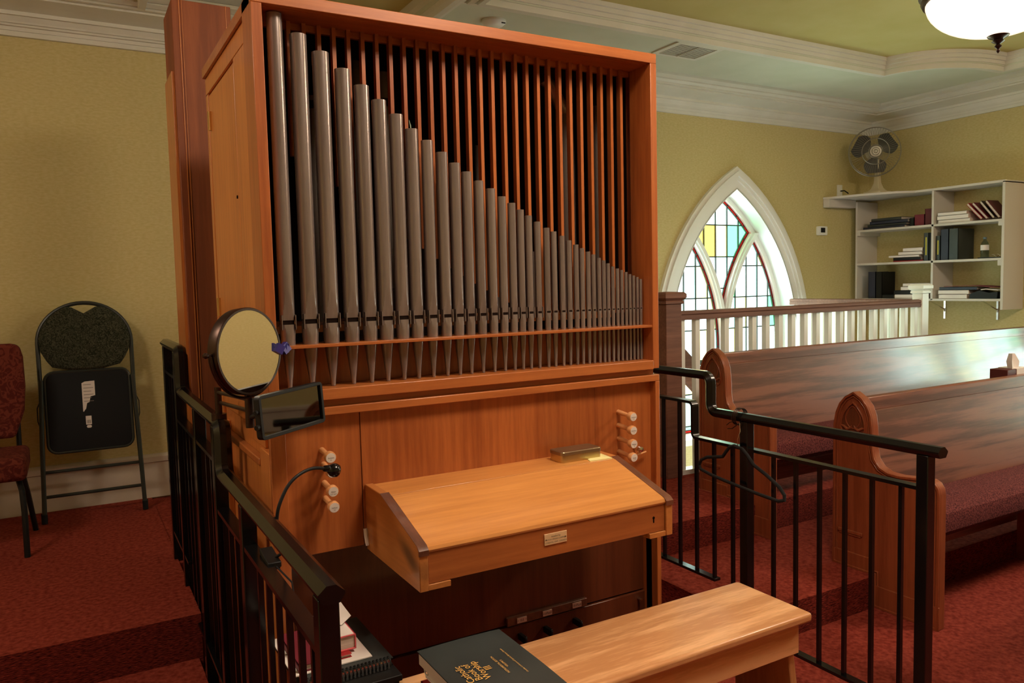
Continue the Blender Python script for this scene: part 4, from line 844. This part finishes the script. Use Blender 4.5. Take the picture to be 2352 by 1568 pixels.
# fan
fn_ = thing('desk_fan', (6.70, 4.72, 2.272), 'cream table fan with wire guard on top of the corner shelf', 'fan')
fdir = Vector((-.72, -.69, -.05)).normalized(); fc_ = Vector((6.64, 4.70, 2.665)); fs_ = fdir.cross(Vector((0, 0, 1))).normalized(); fu = fs_.cross(fdir)
MB().prism(rrect(6.60, 6.80, 4.62, 4.80, .03), fnXY, 2.272, 2.30).build('base', M_FAN, fn_, bevel=.004)
MB().rings([[(6.70+sx*q, 4.71+sy*q, z) for sx, sy in ((-1, -1), (1, -1), (1, 1), (-1, 1))] for q, z in ((.065, 2.30), (.04, 2.33), (.025, 2.38), (.02, 2.46), (.03, 2.60))]).build('stand', M_FAN, fn_, bevel=.004)
MB().lathe(fc_-fdir*.15, [(.02, 0), (.06, .01), (.07, .06), (.05, .10)], fdir, 20).build('motor', M_FAN, fn_)
RF = .225
def fp(a, rad, dd): return fc_+(fs_*math.cos(a)+fu*math.sin(a))*rad+fdir*dd
A = MB()
for rad, dd, w_ in ((RF, 0, .005), (RF*.97, .028, .0022), (.118, .06, .004), (.06, .064, .003)): A.tube([fp(2*PI*i/40, rad, dd) for i in range(40)], w_, 6, closed=True)
for i in range(56):
    a = 2*PI*i/56; A.tube([fp(a, .055, .064), fp(a, .118, .06), fp(a, RF*.85, .042), fp(a, RF, 0)], .0011, 4); A.tube([fp(a, .07, -.07), fp(a, RF*.85, -.05), fp(a, RF, 0)], .0011, 4)
A.build('wire_guard', M_FANM, fn_)
MB().lathe(fc_+fdir*.06, [(.055, 0), (.05, .006), (.035, .007), (.03, .012), (.018, .012), (.014, .006), (.001, .008)], fdir, 28).build('centre_badge', M_FANM, fn_)
for k in range(3):
    a0 = 2*PI*k/3+.41; bl = []
    for i in range(11):
        t_ = i/10; bl.append((a0-.12-.58*math.sin(PI*t_*.9), .04+.165*t_))
    for i in range(10, -1, -1):
        t_ = i/10; bl.append((a0+.12+.72*math.sin(PI*(t_*.75+.12)), .04+.165*t_))
    MB().rings([[fp(a, rad, -.01+.05*math.sin(a-a0)*rad/.2+o_) for a, rad in bl] for o_ in (0, .003)]).build('blade', mat('smoky_blade', (.045, .045, .035), .35), fn_)
MB().cyl(fc_-fdir*.06, fc_+fdir*.03, .035, n=20).build('hub', mat('dark_hub', (.1, .09, .07), .4), fn_)
# little things
sw = thing('thermostat', (6.33, WY-.02, 1.92), 'small white thermostat on the yellow wall beside the corner shelf', 'thermostat')
MB().prism(rrect(6.265, 6.395, 1.91, 1.995, .012), fnXZ, WY-.028, WY-.001).build('housing', M_WHITE, sw, bevel=.003); box('display', M_BLK2, sw, 6.30, 6.36, WY-.030, WY-.027, 1.935, 1.98)
sk = thing('wall_socket', (6.62, WY-.01, 2.30), 'white wall socket plate just above the corner shelf', 'socket')
box('plate', M_WHITE, sk, 6.56, 6.63, WY-.012, WY-.001, 2.29, 2.40, .002); MB().tube([(6.60, WY-.014, 2.34), (6.61, WY-.05, 2.34), (6.63, WY-.08, 2.31)], .006, 6).build('plug', M_BLK2, sk)
ch = thing('wall_box', (6.9, 3.3, 1.05), 'small white junction box on the right wall above the pew', 'box')
box('housing', M_WHITE, ch, WX-.05, WX-.001, 3.36, 3.46, 1.10, 1.16, .004)
vt_ = thing('air_vent', (3.84, 4.17, ZC), 'louvred air vent in the off-white soffit right of the organ', 'vent')
MB().ringprism([(3.64, 4.02), (4.05, 4.02), (4.05, 4.32), (3.64, 4.32)], [(3.68, 4.055), (4.01, 4.055), (4.01, 4.285), (3.68, 4.285)], fnXY, ZC-.010, ZC-.0005).build('vent_frame', M_TRIM, vt_)
box('duct_backing', M_DARK, vt_, 3.68, 4.01, 4.055, 4.285, ZC-.003, ZC-.001)
for i in range(13): MB().obox((3.845, 4.067+.0172*i, ZC-.006), (1, 0, 0), (0, 1, 0), (0, 0, 1), .165, .0042, .0008).build('louvre', M_TRIM, vt_)
box('divider_bar', M_TRIM, vt_, 3.842, 3.848, 4.055, 4.285, ZC-.013, ZC-.009)
sd_ = thing('smoke_detector', (2.34, 4.23, ZC-.03), 'round off-white smoke detector on the soffit above the organ', 'detector')
MB().lathe((2.34, 4.23, ZC), [(.075, 0), (.075, -.012), (.055, -.03), (.03, -.036), (.001, -.037)], n=28).build('housing', M_WHITE, sd_); MB().box(2.36, 2.385, 4.165, 4.17, ZC-.028, ZC-.022).build('status_label', M_NAVY, sd_)

# ================================================================== LAMPS
def lamp(x, y, zb, label, gm):
    t_ = thing('ceiling_lamp', (x, y, zb), label, 'lamp', 'bowl ceiling lamps'); R_ = .33
    bw = []
    for i in range(13): a = PI/2*i/12; bw.append((R_*math.sin(a)*(1 if i < 12 else 1), zb+.09+.20*(1-math.cos(a))-.0))
    MB().lathe((x, y, 0), bw+[(R_-.012, zb+.30)], n=48, cap=False).build('glass_bowl', gm, t_, ang=80)
    MB().lathe((x, y, zb), [(.002, 0), (.006, .006), (.010, .012), (.005, .02), (.014, .028), (.017, .036), (.008, .044), (.022, .052), (.030, .058), (.020, .066), (.034, .074), (.046, .080), (.05, .086), (.030, .094)], n=24).build('finial', M_BRONZE, t_)
    MB().lathe((x, y, zb), [(R_-.01, .275), (R_+.012, .28), (R_+.02, .295), (R_+.014, .31), (R_+.03, .325), (R_+.02, .34), (R_-.02, .345)], n=48, cap=False).build('metal_rim', M_BRONZE, t_)
    MB().lathe((x, y, zb), [(.012, .345), (.012, ZT-zb-.04), (.07, ZT-zb-.035), (.075, ZT-zb)], n=20).build('stem', M_BRONZE, t_)
    A = MB()
    for k in range(3): a = 2*PI*k/3; A.tube([(x+R_*math.cos(a), y+R_*math.sin(a), zb+.335), (x+R_*.5*math.cos(a), y+R_*.5*math.sin(a), zb+.38), (x+.01*math.cos(a), y+.01*math.sin(a), zb+.40)], .008, 8)
    A.build('arm', M_BRONZE, t_)
    return t_
lamp(4.13, 2.24, 2.605, 'glowing alabaster bowl ceiling lamp with bronze finial at the top right', M_LAMPD)
l2 = lamp(1.45, .80, 2.80, 'bright bowl ceiling lamp above the organ bench, overhead out of view', M_LAMP)
l3 = copy_tree(l2, (-2.95, 1.2, 0), label='bright bowl ceiling lamp over the red landing, out of view to the left')
copy_tree(l2, (3.15, -.2, 0), label='added bright bowl lamp over the pews, out of view to the right')  # unseen lamp added to brighten the right floor and pews
M_LAMPL = lampglass('alabaster_lamp_glass_left', LAMP*.8, LAMP*.45); M_LAMPR = lampglass('added_lamp_glass_right', LAMP*1.5, LAMP*.8)
for o in bpy.data.objects:
    if o.name.startswith('glass_bowl') and o.parent and o.parent.location.x < 0: o.data = o.data.copy(); o.data.materials[0] = M_LAMPL
    if o.name.startswith('glass_bowl') and o.parent and o.parent.location.x > 4.2: o.data = o.data.copy(); o.data.materials[0] = M_LAMPR
for o in bpy.data.objects:
    if o.get('category') == 'book': o['group'] = 'books and binders on the wall shelf' if o.location.x > 6 else ('music books stacked on the organ bench' if o.location.x > .64 else 'books on the black stand')
    if o.get('category') == 'railing': o['group'] = 'black metal railings'
